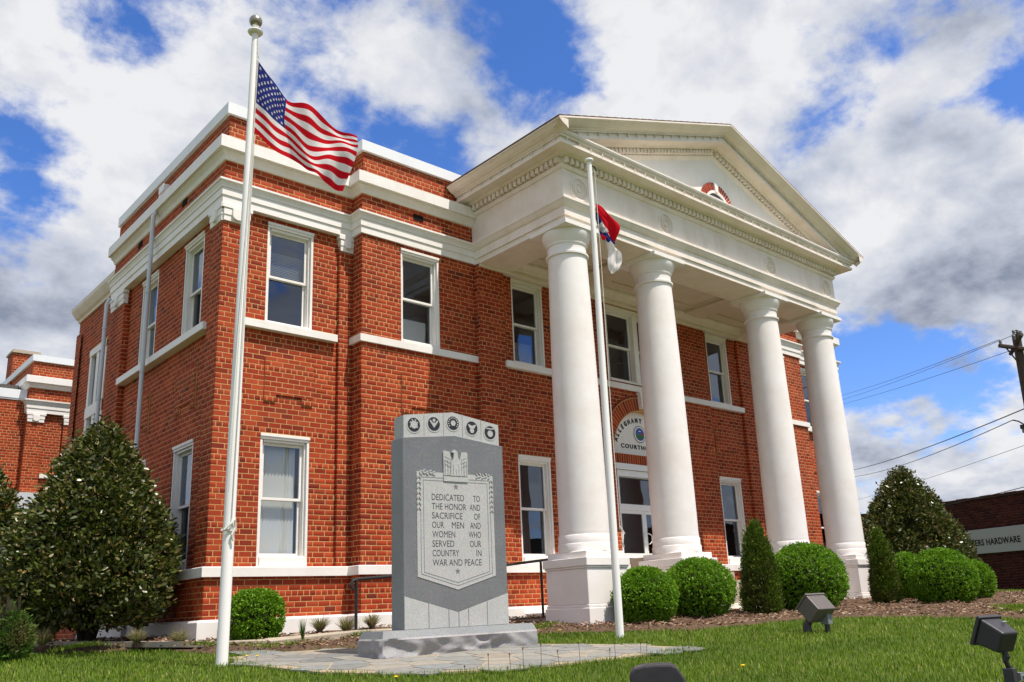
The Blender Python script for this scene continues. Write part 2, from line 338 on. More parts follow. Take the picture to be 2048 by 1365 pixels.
def npmesh(name, V, F, m, parent=None, **k):             # V (n,3) float, F (m,3|4) int
    me = bpy.data.meshes.new(name); V = np.ascontiguousarray(V, dtype=np.float32); F = np.ascontiguousarray(F, dtype=np.int32); c = F.shape[1]
    me.vertices.add(len(V)); me.vertices.foreach_set('co', V.ravel()); me.loops.add(F.size); me.loops.foreach_set('vertex_index', F.ravel())
    me.polygons.add(len(F)); me.polygons.foreach_set('loop_start', np.arange(0, F.size, c, dtype=np.int32)); me.polygons.foreach_set('loop_total', np.full(len(F), c, dtype=np.int32))
    me.materials.append(m); me.update(calc_edges=True); me.validate()
    o = bpy.data.objects.new(name, me); link(o); tag(o, **k)
    if parent: o.parent = parent; o.matrix_parent_inverse = Matrix.Translation(-Vector(parent.location))
    return o
def text_mb(s, size, scx=1., thick=.004, off=0., space=1.):
    cu_ = bpy.data.curves.new('t', 'FONT'); cu_.body = s; cu_.size = size; cu_.extrude = thick; cu_.offset = off; cu_.space_character = space; cu_.resolution_u = 3
    o = bpy.data.objects.new('t', cu_); link(o); dg = bpy.context.evaluated_depsgraph_get(); me = bpy.data.meshes.new_from_object(o.evaluated_get(dg))
    vs = [Vector((v.co.x*scx, v.co.y, v.co.z)) for v in me.vertices]; fs = [tuple(p.vertices) for p in me.polygons]
    bpy.data.objects.remove(o); bpy.data.curves.remove(cu_); bpy.data.meshes.remove(me); return vs, fs
def put_text(mb, s, size, org, U, V, Nn, width=None, cx=False, mi=0, thick=.004, off=0., space=1., scx=1.):
    vs, fs = text_mb(s, size, 1., thick, off, space); w0 = min(v.x for v in vs); w1 = max(v.x for v in vs)
    k = (width/(w1-w0)) if width else scx; sh = -w0 if not cx else -(w0+w1)/2
    mb.add([tuple(Vector(org)+Vector(U)*((v.x+sh)*k)+Vector(V)*v.y+Vector(Nn)*v.z) for v in vs], fs, mi)

def G(x, y): return .62+.02*np.clip(x, -8, 16)+.045*(np.clip(y, -14, 1)+6)
def inpoly(P, x, y):
    x = np.asarray(x, float); y = np.asarray(y, float); r = np.zeros(x.shape, bool); n = len(P)
    for i in range(n):
        x1, y1 = P[i]; x2, y2 = P[(i+1) % n]
        c = ((y1 > y) != (y2 > y)) & (x < (x2-x1)*(y-y1)/((y2-y1) if y2 != y1 else 1e-9)+x1); r ^= c
    return r
# ================================================================ GROUND
PATIO = [(-.69, -2.48), (-.02, -2.42), (.75, -2.75), (1.66, -3.45), (2.34, -4.45), (2.74, -5.3), (2.94, -6.47), (1.75, -6.5), (.84, -6.35), (.14, -6.08), (-.43, -5.67), (-.8, -4.87), (-.9, -3.64)]
BED = [(-9, 1.9), (-2.3, .97), (-1.3, .14), (-.76, -.25), (-.55, -1.7), (.36, -2.55), (1.6, -2.9), (2.6, -3.0), (3.64, -3.25), (4.46, -4.1), (5.05, -4.85), (6.3, -4.95), (7.53, -5.05), (8.3, -5.5), (8.6, -6.3), (8.9, -7.9), (10.1, -8.2), (10.2, -7.0), (11.0, -6.6), (13, -6.9), (17, -7.5), (19.0, -3), (19.9, 3), (19.9, 5.4), (-.05, 5.4), (-.4, 18), (-9, 18)]
def ground_z(x, y):
    x = np.asarray(x, float); y = np.asarray(y, float); return G(x, y)
def lines(a, b, s, far):
    c = list(np.arange(a, b+1e-6, s)); e = []; d = s*2; p = b
    while p < far: p += d; d *= 1.5; e.append(p)
    f = []; d = s*2; p = a
    while p > -far: p -= d; d *= 1.5; f.append(p)
    return np.array(f[::-1]+c+e)
gx = lines(-12, 34, .5, 700); gy = lines(-15, 22, .5, 700)
X, Y = np.meshgrid(gx, gy); Z = ground_z(X, Y)-.012
nx, ny = len(gx), len(gy); idx = np.arange(nx*ny).reshape(ny, nx)
F = np.stack([idx[:-1, :-1].ravel(), idx[:-1, 1:].ravel(), idx[1:, 1:].ravel(), idx[1:, :-1].ravel()], 1)
npmesh('ground', np.stack([X.ravel(), Y.ravel(), Z.ravel()], 1), F, m_ground, kind='structure')
# mulch bed: a mounded sheet over the ground
s = .06; bx = np.arange(-9, 20.2, s); by = np.arange(-8.4, 18.2, s); X, Y = np.meshgrid(bx, by)
edge = inpoly(BED, X, Y)
def bed_z(x, y):
    return G(x, y)+.035+.018*np.sin(x*3.1+y*1.7)+.014*np.sin(x*7.3-y*5.1)+.03*np.clip((np.asarray(y)+5)/4, 0, 1)
Z = bed_z(X, Y)
idx = np.arange(X.size).reshape(X.shape); ok = edge[:-1, :-1] & edge[:-1, 1:] & edge[1:, 1:] & edge[1:, :-1]
inner = np.zeros_like(edge); inner[1:-1, 1:-1] = edge[1:-1, 1:-1] & edge[:-2, 1:-1] & edge[2:, 1:-1] & edge[1:-1, :-2] & edge[1:-1, 2:]
er = inner.copy()
for _ in range(3): er[1:-1, 1:-1] = er[1:-1, 1:-1] & er[:-2, 1:-1] & er[2:, 1:-1] & er[1:-1, :-2] & er[1:-1, 2:]
Z = np.where(er, Z, np.where(inner, G(X, Y)+.012, G(X, Y)-.035))
inb = (X > .3) & (X < 19.4) & (Y > .3)
ok &= ~inb[:-1, :-1]
F = np.stack([idx[:-1, :-1][ok], idx[:-1, 1:][ok], idx[1:, 1:][ok], idx[1:, :-1][ok]], 1)
bedo = npmesh('mulch_bed', np.stack([X.ravel(), Y.ravel(), Z.ravel()], 1), F, m_soil, kind='structure')

# patio of irregular flagstones round the monument
mb = MB(); pc = [(x, y, float(G(x, y))-.005) for x, y in PATIO]
mb.prism(pc, (0, 0, .02)); patio = mb.build('patio', mat('patio_joint_sand', (.36, .29, .20), .95, .1), kind='structure')
def voronoi(poly, step, jit, seed):
    r = np.random.default_rng(seed); xs = [p[0] for p in poly]; ys = [p[1] for p in poly]; pts = []
    for i, yy in enumerate(np.arange(min(ys)-step, max(ys)+step, step)):
        for xx in np.arange(min(xs)-step, max(xs)+step, step*1.25):
            pts.append((xx+(i % 2)*step*.6+r.uniform(-jit, jit), yy+r.uniform(-jit, jit)))
    pts = np.array(pts); out = []
    for i, c in enumerate(pts):
        if not inpoly(poly, c[0], c[1]): continue
        cell = [c+np.array(q)*step*2 for q in ((-1, -1), (1, -1), (1, 1), (-1, 1))]
        d = np.linalg.norm(pts-c, axis=1)
        for j in np.argsort(d)[1:16]:
            nn = pts[j]-c; mid = (pts[j]+c)/2; nn = nn/np.linalg.norm(nn); mid = mid-nn*.012; new = []
            for a in range(len(cell)):
                p, q = cell[a], cell[(a+1) % len(cell)]; sp = (p-mid)@nn; sq = (q-mid)@nn
                if sp <= 0: new.append(p)
                if sp*sq < 0: new.append(p+(q-p)*sp/(sp-sq))
            cell = new
            if len(cell) < 3: break
        if len(cell) >= 3: out.append(cell)
    return out
for cell in voronoi(PATIO, .34, .12, 5):
    cell = [c for c in cell]
    mb = MB(); mb.prism([(c[0], c[1], float(G(c[0], c[1]))+.006) for c in cell], (0, 0, .014)); mb.build('flagstone', m_stone, patio)

# concrete garden walk at the left
mb = MB(); pts = [(-4.6, 1.75), (-2.55, 1.35), (-1.6, .95), (-.9, .35), (-.2, -1.05), (.3, -1.45), (1.6, -1.7), (2.7, -1.75)]
for a, b in zip(pts[:-1], pts[1:]):
    A = Vector(a); B = Vector(b); t = (B-A).normalized(); n_ = Vector((-t.y, t.x))*.17; q = [A-n_, B-n_, B+n_, A+n_]
    mb.prism([(p.x, p.y, float(bed_z(p.x, p.y))-.02) for p in q], (0, 0, .075))
mb.build('walk', m_concrete, kind='structure')

# ================================================================ COURTHOUSE
CH = .085; BL = .206; JT = .0105; PROUD = .002
court = empty('courthouse', (9.8, 3.0, .9), label='two storey red brick courthouse with white columned portico and pediment', cat='courthouse')
mort = MB(); mort_w = MB(); mort_c = MB(); mort_r = MB(); BR = []      # bricks: (frame, u0, u1, z0, z1, proud)
def wall(fr, u0, u1, z0, z1, d=0., holes=(), reveal=.0, back=None, ph=0):
    """mortar sheet at d - PROUD with rectangular openings, bricks in common bond on it"""
    mort = mort_r if abs(fr.O.x-.3) < 1e-5 else mort_c if fr.O.y == 20 else (mort_w if (fr.O.y > 15 or fr.O.x == 1.02) else globals()['mort'])
    us = sorted({u0, u1, *[min(max(h[i], u0), u1) for h in holes for i in (0, 1)]}); zs = sorted({z0, z1, *[min(max(h[i], z0), z1) for h in holes for i in (2, 3)]})
    for a, b in zip(us[:-1], us[1:]):
        for c, e in zip(zs[:-1], zs[1:]):
            mu, mz = (a+b)/2, (c+e)/2
            if any(h[0] < mu < h[1] and h[2] < mz < h[3] for h in holes): continue
            mort.quad(fr.p(a, d-PROUD, c), fr.p(b, d-PROUD, c), fr.p(b, d-PROUD, e), fr.p(a, d-PROUD, e))
    for h in holes:                                   # brick reveal into the opening
        if reveal:
            for (a, c, b, e) in ((h[0], h[2], h[0], h[3]), (h[1], h[3], h[1], h[2]), (h[0], h[3], h[1], h[3])):
                mort.quad(fr.p(a, d-PROUD, c), fr.p(b, d-PROUD, e), fr.p(b, d-reveal, e), fr.p(a, d-reveal, c))
    k0 = math.floor(z0/CH+1e-6)
    for k in range(k0, math.ceil(z1/CH)+1):
        a = max(k*CH+JT/2, z0); b = min((k+1)*CH-JT/2, z1)
        if b-a < .02: continue
        iv = [(u0, u1)]
        for h in holes:
            if h[3]-.012 < a or h[2]+.012 > b: continue
            if h[2] > a+.02 and h[2] < b: pass
            nv = []
            for p, q in iv:
                if h[1] <= p or h[0] >= q: nv.append((p, q)); continue
                if h[0] > p: nv.append((p, h[0]))
                if h[1] < q: nv.append((h[1], q))
            iv = nv
        head = (k+ph) % 6 == 0; w = BL/2 if head else BL
        for p, q in iv:
            off = (0 if k % 2 == 0 else BL/2) if not head else BL/4
            u = p-off if off else p
            first = True
            while u < q-.004:
                s_, e_ = max(u, p), min(u+w-JT, q)
                if u < p: s_ = p
                if q-e_ < .03: e_ = q
                if e_-s_ > .022: BR.append((fr, s_, e_, a, b, d, PROUD))
                u += w
    return
XC = 9.55; XS = 9.662
def mx(x): return 2*XS-x
FR = Frame((0, 0), (1, 0), (0, -1))          # front: u = x, d = -y
LF = Frame((0, 0), (0, -1), (-1, 0))         # left face: u = -y, d = -x
RT = Frame((0, 0), (0, 1), (1, 0))
XR = 19.62; YB = 5.6; ZB, ZBT, ZF = 1.828, 1.975, 1.226; ZE = 7.82
Z2a, Z2b, Z1a, Z1b = 5.90, 7.724, 1.975, 4.064
# window openings on the front: (x0, x1, plane d, lower?)
PW, PC3, PM = -.07, .38, .45
wall(FR, -.02, 2.405, ZF, ZB, .02)
wall(FR, 0, .43, ZBT, ZE, 0.)
wall(FR, .43, 2.147, ZBT, ZE, PW, [(.808, 1.663, Z1a, Z1b), (.808, 1.663, Z2a, Z2b)])
wall(FR, 2.147, 2.405, ZBT, ZE, 0.)
wall(Frame((2.147, 0), (0, -1), (-1, 0)), -.07, 0, ZBT, ZE)                      # left return of the second pier
wall(Frame((2.405, 0), (0, -1), (-1, 0)), .0, .32, ZF, 8.6)                      # left return of the centre block
wall(Frame((2.405, 0), (0, -1), (-1, 0)), -.05, .27, 8.95, 9.48, -.05)
wall(FR, 0, 2.405, 8.205, 8.60, 0.)
wall(FR, .05, 2.455, 8.95, 9.48, -.05)
wall(FR, 2.405, 4.962, ZF, ZB, .34)
wall(FR, 2.405, 4.962, ZBT, ZE, .32, [(3.23, 4.093, Z2a, Z2b), (3.23, 4.093, Z1a, Z1b)])
wall(FR, 2.405, 4.94, 8.205, 8.60, .32)
wall(FR, 2.455, 5.3, 8.95, 9.48, .27)
wall(Frame((4.962, 0), (0, -1), (-1, 0)), .32, .45, ZF, ZE)
wall(FR, 4.962, mx(4.962), ZF, ZB, .47, [(8.75, 10.35, 0, 3)])
wall(FR, 4.962, 5.61, ZBT, ZE, PM)
W3 = (5.86, 6.72); W5 = (12.36, 13.24)
wall(FR, 5.61, 7.12, ZBT, ZE, PC3, [(*W3, Z1a, Z1b), (*W3, Z2a, Z2b)])
DX0, DX1 = XC-.95, XC+.95
wall(FR, 7.12, 12.2, ZBT, ZE, PM, [(8.585, 10.515, 5.94, 7.70), (DX0, DX1, 0, 3.98), (DX0-.05, DX1+.05, 3.98, 4.33)]+[(XC-math.sqrt(1.15**2-(1.15*(i+1)/12)**2), XC+math.sqrt(1.15**2-(1.15*(i+1)/12)**2), 4.33+1.15*i/12, 4.33+1.15*(i+1)/12) for i in range(11)])
wall(FR, 12.2, 13.62, ZBT, ZE, PC3, [(*W5, Z1a, Z1b), (*W5, Z2a, Z2b)])
wall(FR, 13.62, mx(4.962), ZBT, ZE, PM)
wall(Frame((13.62, 0), (0, -1), (-1, 0)), .38, .45, ZBT, ZE)
wall(FR, mx(4.962), mx(2.405), ZF, ZB, .34)
wall(FR, mx(4.962), mx(2.405), ZBT, ZE, .32, [(mx(4.093), mx(3.23), Z2a, Z2b), (mx(4.093), mx(3.23), Z1a, Z1b)])
wall(FR, mx(4.94), mx(2.405), 8.205, 8.60, .32)
wall(FR, mx(5.3), mx(2.455), 8.95, 9.48, .27)
wall(FR, mx(2.405), XR, ZF, ZB, .02)
wall(FR, mx(2.405), mx(2.147), ZBT, ZE, 0.)
W7 = (mx(1.75), mx(.86))
wall(FR, mx(2.147), mx(.43), ZBT, ZE, PW, [(*W7, Z1a, Z1b), (*W7, Z2a, Z2b)])
wall(FR, mx(.43), XR, ZBT, ZE, 0.)
wall(FR, mx(2.405), XR, 8.205, 8.60, 0.); wall(FR, mx(2.455), XR-.05, 8.95, 9.48, -.05)
# left face (u = -y)
PL = -.11
wall(LF, -YB, .02, ZF, ZB, .02)
wall(LF, -.46, 0, ZBT, ZE, 0.)
LW = [(-1.886, -1.02), (-4.061, -3.19)]
wall(LF, -4.76, -.46, ZBT, ZE, PL, [(*w, a, b) for w in LW for a, b in ((Z2a, Z2b), (Z1a, Z1b))])
wall(LF, -YB, -4.76, ZBT, ZE, 0.)
wall(Frame((0, 4.76), (1, 0), (0, -1)), 0, .11, ZBT, ZE)
wall(LF, -YB, 0, 8.205, 8.60, 0.); wall(LF, -YB-.05, -.05, 8.95, 9.48, -.05)
# raised brick panels under the upper windows: field with two ears
def panel(fr, u0, u1, d):
    wall(fr, u0, u1, 4.72, 5.34, d+.028); wall(fr, u0, u0+.2, 4.60, 4.72, d+.028); wall(fr, u1-.2, u1, 4.60, 4.72, d+.028)
    for a, b, z0, z1 in ((u0, u1, 4.72, 5.34), (u0, u0+.2, 4.6, 4.72), (u1-.2, u1, 4.6, 4.72)):
        mort.obb(fr, a+.001, b-.001, d-.006, d+.020, z0+.001, z1-.001)
panel(FR, .835, 1.70, PW); panel(FR, 3.22, 4.10, .32); panel(FR, 5.85, 6.73, PC3); panel(FR, 12.35, 13.25, PC3); panel(FR, mx(1.76), mx(.84), PW); panel(FR, mx(4.10), mx(3.22), .32)
for w in LW: panel(LF, w[0], w[1], PL)
# rear stair section set back on the left, and the far wing whose front faces the lawn
REAR = Frame((.3, 0), (0, -1), (-1, 0)); RWIN = (-7.93, -6.75, 4.1, 7.33)
wall(REAR, -9.1, -5.6, .9, 8.35, 0., [RWIN])
wall(REAR, -9.1, -8.72, .9, 8.0, .05)
WG = Frame((0, 17), (1, 0), (0, -1))
wall(WG, 1.02, 1.5, 2.0, ZE, .0); wall(WG, 1.5, 2.06, 2.0, ZE, -.08); wall(WG, 2.06, 3.0, 2.0, ZE, 0.)
wall(WG, 1.0, 3.0, 8.205, 8.62, 0.); wall(WG, 1.05, 3.0, 8.95, 9.50, -.05)
wall(WG, -3.2, 1.02, 2.0, 8.27, -.25)
WGL = Frame((1.02, 0), (0, -1), (-1, 0))
wall(WGL, -24, -17, 8.205, 8.62, 0.); wall(WGL, -24, -17.05, 8.95, 9.5, -.05); wall(WGL, -24, -17.0, 2.0, ZE, 0.)

# -------- white bands and cornices
PATHF = [(0, YB), (0, 0), (2.405, 0), (2.405, -.32), (4.962, -.32), (4.962, -.45), (mx(4.962), -.45), (mx(4.962), -.32), (mx(2.405), -.32), (mx(2.405), 0), (XR, 0), (XR, 6)]
def band(name, path, prof, m=m_white, parent=court, **k):
    mb = MB(); mb.sweep(path, prof); return mb.build(name, m, parent, **k)
# the door breaks the base belt and the foundation
cut = lambda a: [a[:6]+[(8.72, -.45)], [(10.38, -.45)]+a[6:]]
P2 = [PATHF[:6]+[(8.72, -.45)], [(10.38, -.45)]+PATHF[6:]]
for p in P2:
    band('base_belt', p, [(-.03, ZB), (.085, ZB), (.085, ZBT-.01), (.075, ZBT), (-.12, ZBT+.004)])
    band('foundation', p, [(-.05, .3), (.14, .3), (.14, ZF-.035), (.12, ZF-.01), (.02, ZF), (-.05, ZF)])
LC = [(-.12, 7.80), (.04, 7.80), (.04, 7.93), (.06, 7.935), (.06, 8.06), (.075, 8.065), (.08, 8.10), (.105, 8.15), (.13, 8.165), (.13, 8.20), (-.05, 8.215)]
UC = [(-.05, 8.595), (.02, 8.60), (.035, 8.63), (.05, 8.665), (.085, 8.70), (.10, 8.71), (.10, 8.735), (.16, 8.742), (.16, 8.95), (.15, 8.957), (-.12, 8.985)]
CO = [(-.13, 9.472), (.012, 9.472), (.012, 9.681), (-.35, 9.69), (-.35, 9.5)]
PL1 = [(0, YB), (0, 0), (2.405, 0), (2.405, -.32), (4.95, -.32)]; PR1 = [(mx(4.95), -.32), (mx(2.405), -.32), (mx(2.405), 0), (XR, 0), (XR, 6)]
for p in (PL1, PR1):
    band('lower_cornice', p, LC)
    pu = [(a, b) for a, b in p]; band('upper_cornice', pu, UC)
    band('coping', pu if p is PL1 else pu, CO, m_cap)
band('lower_cornice', [(1.02, 24), (1.02, 17), (3.0, 17)], LC); band('upper_cornice', [(1.02, 24), (1.02, 17), (3.0, 17)], UC); band('coping', [(1.02, 24), (1.02, 17), (3.0, 17)], CO, m_cap)
mb = MB(); mb.obb(WG, -3.3, 1.0, -.6, -.2, 8.25, 8.53); mb.obb(WG, -3.3, 1.0, -.6, -.22, 8.2, 8.25); mb.build('coping', m_cap, court)
mb = MB(); mb.sweep([(.3, 9.12), (.3, 5.6)], [(-.2, 8.33), (.03, 8.33), (.05, 8.38), (.10, 8.42), (.16, 8.50), (.20, 8.56), (.22, 8.63), (-.3, 8.66)]); mb.build('rear_cornice', m_cream, court)
# sill bands
def sill(fr, u0, u1, d, back=.2):
    mb = MB(); mb.obb(fr, u0, u1, d-back, d, 5.771, 5.901); mb.build('sill_band', m_white, court, bevel=.006)
sill(FR, .408, 2.10, .05); sill(FR, 5.585, 7.12, .50); sill(FR, 7.121, 12.199, .505); sill(FR, 12.2, 13.60, .50); sill(FR, mx(2.11), mx(.408), .05)
band('sill_band', [(2.405, .05), (2.405, -.32), (4.962, -.32)], [(-.06, 5.771), (.05, 5.771), (.05, 5.901), (-.12, 5.901)])
band('sill_band', [(mx(4.962), -.32), (mx(2.405), -.32), (mx(2.405), .05)], [(-.06, 5.771), (.05, 5.771), (.05, 5.901), (-.12, 5.901)])
sill(LF, -4.76, -.505, .05, .25)
sill(WG, 1.52, 2.08, .0)
# pier capitals: stepped block with a proud tab
def capital(fr, u0, u1, d=0., tab=True, wrap=0.):
    mb = MB(); w = u1-u0
    mb.obb(fr, u0-.05, u1+.05, d-.06, d+.055, 7.72, 7.799); mb.obb(fr, u0-.012, u1+.012, d-.06, d+.030, 7.50, 7.719)
    mb.obb(fr, u0-.02, u1+.02, d-.06, d+.042, 7.60, 7.715)
    o = mb.build('pier_capital', m_white, court, bevel=.005)
    if tab:
        t_ = MB(); c = (u0+u1)/2; r = min(.09, w*.22)
        pts = [fr.p(c-r, d+.03, 7.719), fr.p(c+r, d+.03, 7.719)]+[fr.p(c+r*math.cos(a), d+.03, 7.60-r*.8*math.sin(a)) for a in np.linspace(0, math.pi, 9)]
        t_.prism(pts, tuple(Vector(fr.p(0, .05, 0))-Vector(fr.p(0, 0, 0)))); t_.build('bracket_tab', m_white, o)
capital(FR, .012, .43); capital(FR, 2.16, 2.40, tab=True); capital(LF, -.45, -.012); capital(LF, -5.55, -4.77)
capital(WG, 1.04, 1.49); capital(WG, 2.08, 2.55); capital(FR, mx(2.40), mx(2.16)); capital(FR, mx(.43), XR-.02)

# -------- windows
def window(fr, u0, u1, z0, z1, d, blind=None, double=False, glass=m_glass):
    """wood casing let into the brick, two sliding sashes one behind the other, glass in each"""
    c = MB(); k = .042; hd = .115
    lowsill = .15 if z0 < 3 else .05
    c.obb(fr, u0, u1, d-.10, d+.004, z1-hd+.03, z1-.001); c.obb(fr, u0-.004, u1+.004, d-.02, d+.022, z1-.045, z1+.002)      # head
    c.obb(fr, u0, u0+k, d-.10, d-.008, z0+.004, z1-hd+.029); c.obb(fr, u1-k, u1, d-.10, d-.002, z0+.004, z1-hd+.029)
    c.obb(fr, u0+k+.001, u0+k+.026, d-.20, d-.05, z0+.004, z1-hd+.028); c.obb(fr, u1-k-.026, u1-k-.001, d-.20, d-.05, z0+.004, z1-hd+.028)
    c.obb(fr, u0+k+.031, u1-k-.031, d-.16, d-.03, z1-hd-.01, z1-hd+.028)
    c.obb(fr, u0+k, u1-k, d-.15, d+.018, z0+.003, z0+lowsill); c.obb(fr, u0+k, u1-k, d-.15, d-.02, z0+lowsill, z0+lowsill+.025)
    bays = [(u0+k+.031, u1-k-.031)]
    if double:
        m_ = (u0+u1)/2; c.obb(fr, m_-.075, m_+.075, d-.14, d+.016, z0+lowsill+.001, z1-hd+.029); bays = [(u0+k+.031, m_-.076), (m_+.076, u1-k-.031)]
    f = c.build('window', m_white if blind != 'gray' else m_gray, court, bevel=.004)
    b0 = z0+lowsill+.026; t0 = z1-hd-.012; mid = (b0+t0)/2; sw = .042
    for a, b in bays:
        for (p, q, dd) in ((mid-.02, t0, d-.105), (b0, mid+.02, d-.150)):
            s_ = MB(); s_.obb(fr, a, a+sw, dd-.035, dd, p, q); s_.obb(fr, b-sw, b, dd-.035, dd, p, q); s_.obb(fr, a+sw, b-sw, dd-.035, dd, p, p+sw); s_.obb(fr, a+sw, b-sw, dd-.035, dd, q-sw, q)
            s_.build('sash', m_white, f)
            g_ = MB(); g_.quad(fr.p(a+sw, dd-.018, p+sw), fr.p(b-sw, dd-.018, p+sw), fr.p(b-sw, dd-.018, q-sw), fr.p(a+sw, dd-.018, q-sw)); g_.build('pane', glass, f, fixn=False)
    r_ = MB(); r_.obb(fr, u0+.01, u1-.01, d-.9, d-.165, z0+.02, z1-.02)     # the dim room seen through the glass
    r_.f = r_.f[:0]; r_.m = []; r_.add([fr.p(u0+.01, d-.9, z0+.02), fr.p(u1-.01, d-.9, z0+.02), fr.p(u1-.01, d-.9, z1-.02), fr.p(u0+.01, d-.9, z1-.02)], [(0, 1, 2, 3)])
    if blind == 'vertical':
        w_ = MB(); n = int((u1-u0-2*k)/.062)
        for i in range(n):
            cu_ = u0+k+.03+(i+.5)*(u1-u0-2*k-.06)/n-.0; x = .026
            if cu_ > u1-k-.11: continue
            w_.add([fr.p(cu_-x, d-.265, z0+.12), fr.p(cu_+x, d-.235, z0+.12), fr.p(cu_+x, d-.235, z1-.12), fr.p(cu_-x, d-.265, z1-.12)], [(0, 1, 2, 3)])
        w_.build('vertical_blind', m_curtain, f, fixn=False)
    if blind == 'half':
        w_ = MB(); w_.obb(fr, u0+k, u1-k-.12, d-.26, d-.24, z0+.05, z0+.55); w_.build('cafe_curtain', m_curtain, f)
    if blind == 'shade':
        w_ = MB()
        for i in range(14): w_.obb(fr, u0+k, u1-k, d-.26, d-.24, z1-.45-i*.03, z1-.445-i*.03+.012)
        w_.build('slatted_blind', m_curtain, f)
    return f
window(FR, .808, 1.663, Z1a, Z1b, PW, 'vertical', glass=m_storm); window(FR, .808, 1.663, Z2a, Z2b, PW, 'shade')
window(FR, 3.23, 4.093, Z2a, Z2b, .32, 'half'); window(FR, 3.23, 4.093, Z1a, Z1b, .32)
for w in (W3, W5): window(FR, *w, Z1a, Z1b, PC3); window(FR, *w, Z2a, Z2b, PC3, 'half' if w is W3 else None)
window(FR, 8.585, 10.515, 5.94, 7.70, PM, double=True)
for a, b in ((mx(4.093), mx(3.23)),): window(FR, a, b, Z2a, Z2b, .32); window(FR, a, b, Z1a, Z1b, .32)
window(FR, *W7, Z1a, Z1b, PW); window(FR, *W7, Z2a, Z2b, PW)
for w in LW: window(LF, *w, Z2a, Z2b, PL); window(LF, *w, Z1a, Z1b, PL)
# tall stair window: two lights in two tiers
fw = MB(); a, b, c, e = RWIN; fr = REAR
for q in ((a, a+.13), (b-.13, b), ((a+b)/2-.09, (a+b)/2+.09)): fw.obb(fr, q[0], q[1], -.10, .02, c, e)
for q in ((c, c+.1), (5.72, 5.98), (e-.16, e)): fw.obb(fr, a, b, -.11, .035, q[0], q[1])
f = fw.build('window', m_white, court, bevel=.006)
for q in ((a+.13, (a+b)/2-.09), ((a+b)/2+.09, b-.13)):
    for z_ in ((c+.1, 5.72), (5.98, e-.16)):
        p_ = MB(); p_.quad(fr.p(q[0], -.05, z_[0]), fr.p(q[1], -.05, z_[0]), fr.p(q[1], -.05, z_[1]), fr.p(q[0], -.05, z_[1])); p_.build('pane', m_glass, f, fixn=False)

# -------- entrance: brick arch, lettered half-round sign, seal, glass doors
def P3(x, z, d=PM): return (x, -d, z)
ZS = 4.33; RS = 1.0
ring = MB()
n = 42
for i in range(n):                                      # soldier bricks of the arch, one by one in the ring
    a0 = math.pi*(i+.09)/n; a1 = math.pi*(i+.91)/n
    if abs((a0+a1)/2-math.pi/2) < .07: continue
    q = [P3(XC+r*math.cos(t), ZS+r*1.0*math.sin(t), .30) for r, t in ((RS+.02, a0), (RS+.30, a0), (RS+.30, a1), (RS+.02, a1))]
    b_ = MB(); b_.prism(q, (0, -.168, 0)); b_.build('arch_brick', m_brick, court)
ring.prism([P3(XC+r*math.cos(t), ZS+r*math.sin(t), .30) for r, ts in ((RS+.32, np.linspace(0, math.pi, 33)), (RS+.0, np.linspace(math.pi, 0, 33))) for t in ts], (0, -.165, 0))
ring.build('arch_mortar', m_mortar, court)
ring2 = MB(); ring2.prism([P3(XC+r*math.cos(t), ZS+r*math.sin(t), PM-.01) for r, ts in ((RS+.365, np.linspace(0, math.pi, 33)), (RS+.33, np.linspace(math.pi, 0, 33))) for t in ts], (0, -.05, 0)); ring2.build('arch_moulding', m_brick, court)
mb = MB(); mb.prism([P3(XC-.085, ZS+RS+.06), P3(XC+.085, ZS+RS+.06), P3(XC+.13, ZS+RS+.42), P3(XC-.13, ZS+RS+.42)], (0, -.13, 0)); mb.build('keystone', m_white, court, bevel=.008)
sg = MB(); sg.prism([P3(XC+(RS+.01)*math.cos(t), ZS-.03+(RS+.03)*math.sin(t), .31) for t in np.linspace(0, math.pi, 41)], (0, -.03, 0)); sgn = sg.build('arch_sign_panel', m_white, court)
yS = -.341
word = 'ALLEGHANY COUNTY'; lt = MB(); rr = .80; arc = R(136)
for i, chh in enumerate(word):
    if chh == ' ': lt.build('sign_lettering', m_signtxt, sgn); lt = MB(); continue
    t = math.pi/2+arc/2-arc*i/(len(word)-1); U = (math.sin(t), 0, -math.cos(t)); V = (math.cos(t), 0, math.sin(t))
    put_text(lt, chh, .145, (XC+rr*math.cos(t), yS, ZS+.06+rr*.92*math.sin(t)-.03), U, V, (0, -1, 0), cx=True, thick=.008, off=.006, scx=.82)
lt.build('sign_lettering', m_signtxt, sgn); lt = MB()
put_text(lt, 'COURTHOUSE', .125, (XC-.64, yS, ZS+.16), (1, 0, 0), (0, 0, 1), (0, -1, 0), width=1.28, thick=.008, off=.004, space=1.3)
lt.build('sign_lettering', m_signtxt, sgn)
def disc(mb, c, rx, rz, y0, y1, n=28, mi=0): mb.prism([(c[0]+rx*math.cos(t), y0, c[1]+rz*math.sin(t)) for t in np.linspace(0, 2*math.pi, n, endpoint=False)], (0, y1-y0, 0), mi)
sc = (XC, ZS+.50)
seal = MB(); disc(seal, sc, .21, .21, yS, yS-.012, mi=0); disc(seal, sc, .195, .195, yS-.012, yS-.016, mi=1); disc(seal, sc, .18, .18, yS-.016, yS-.020, mi=0); disc(seal, sc, .145, .145, yS-.02, yS-.024, mi=2)
def blob(pts, y, mi): seal.prism([(sc[0]+a, y, sc[1]+b) for a, b in pts], (0, -.003, 0), mi)
blob([(-.14, -.02), (-.07, .045), (0, .0), (.06, .05), (.14, -.01), (.12, -.08), (-.12, -.08)], yS-.024, 3)
blob([(-.142, -.03), (0, -.015), (.142, -.035), (.11, -.095), (-.11, -.095)], yS-.0275, 4)
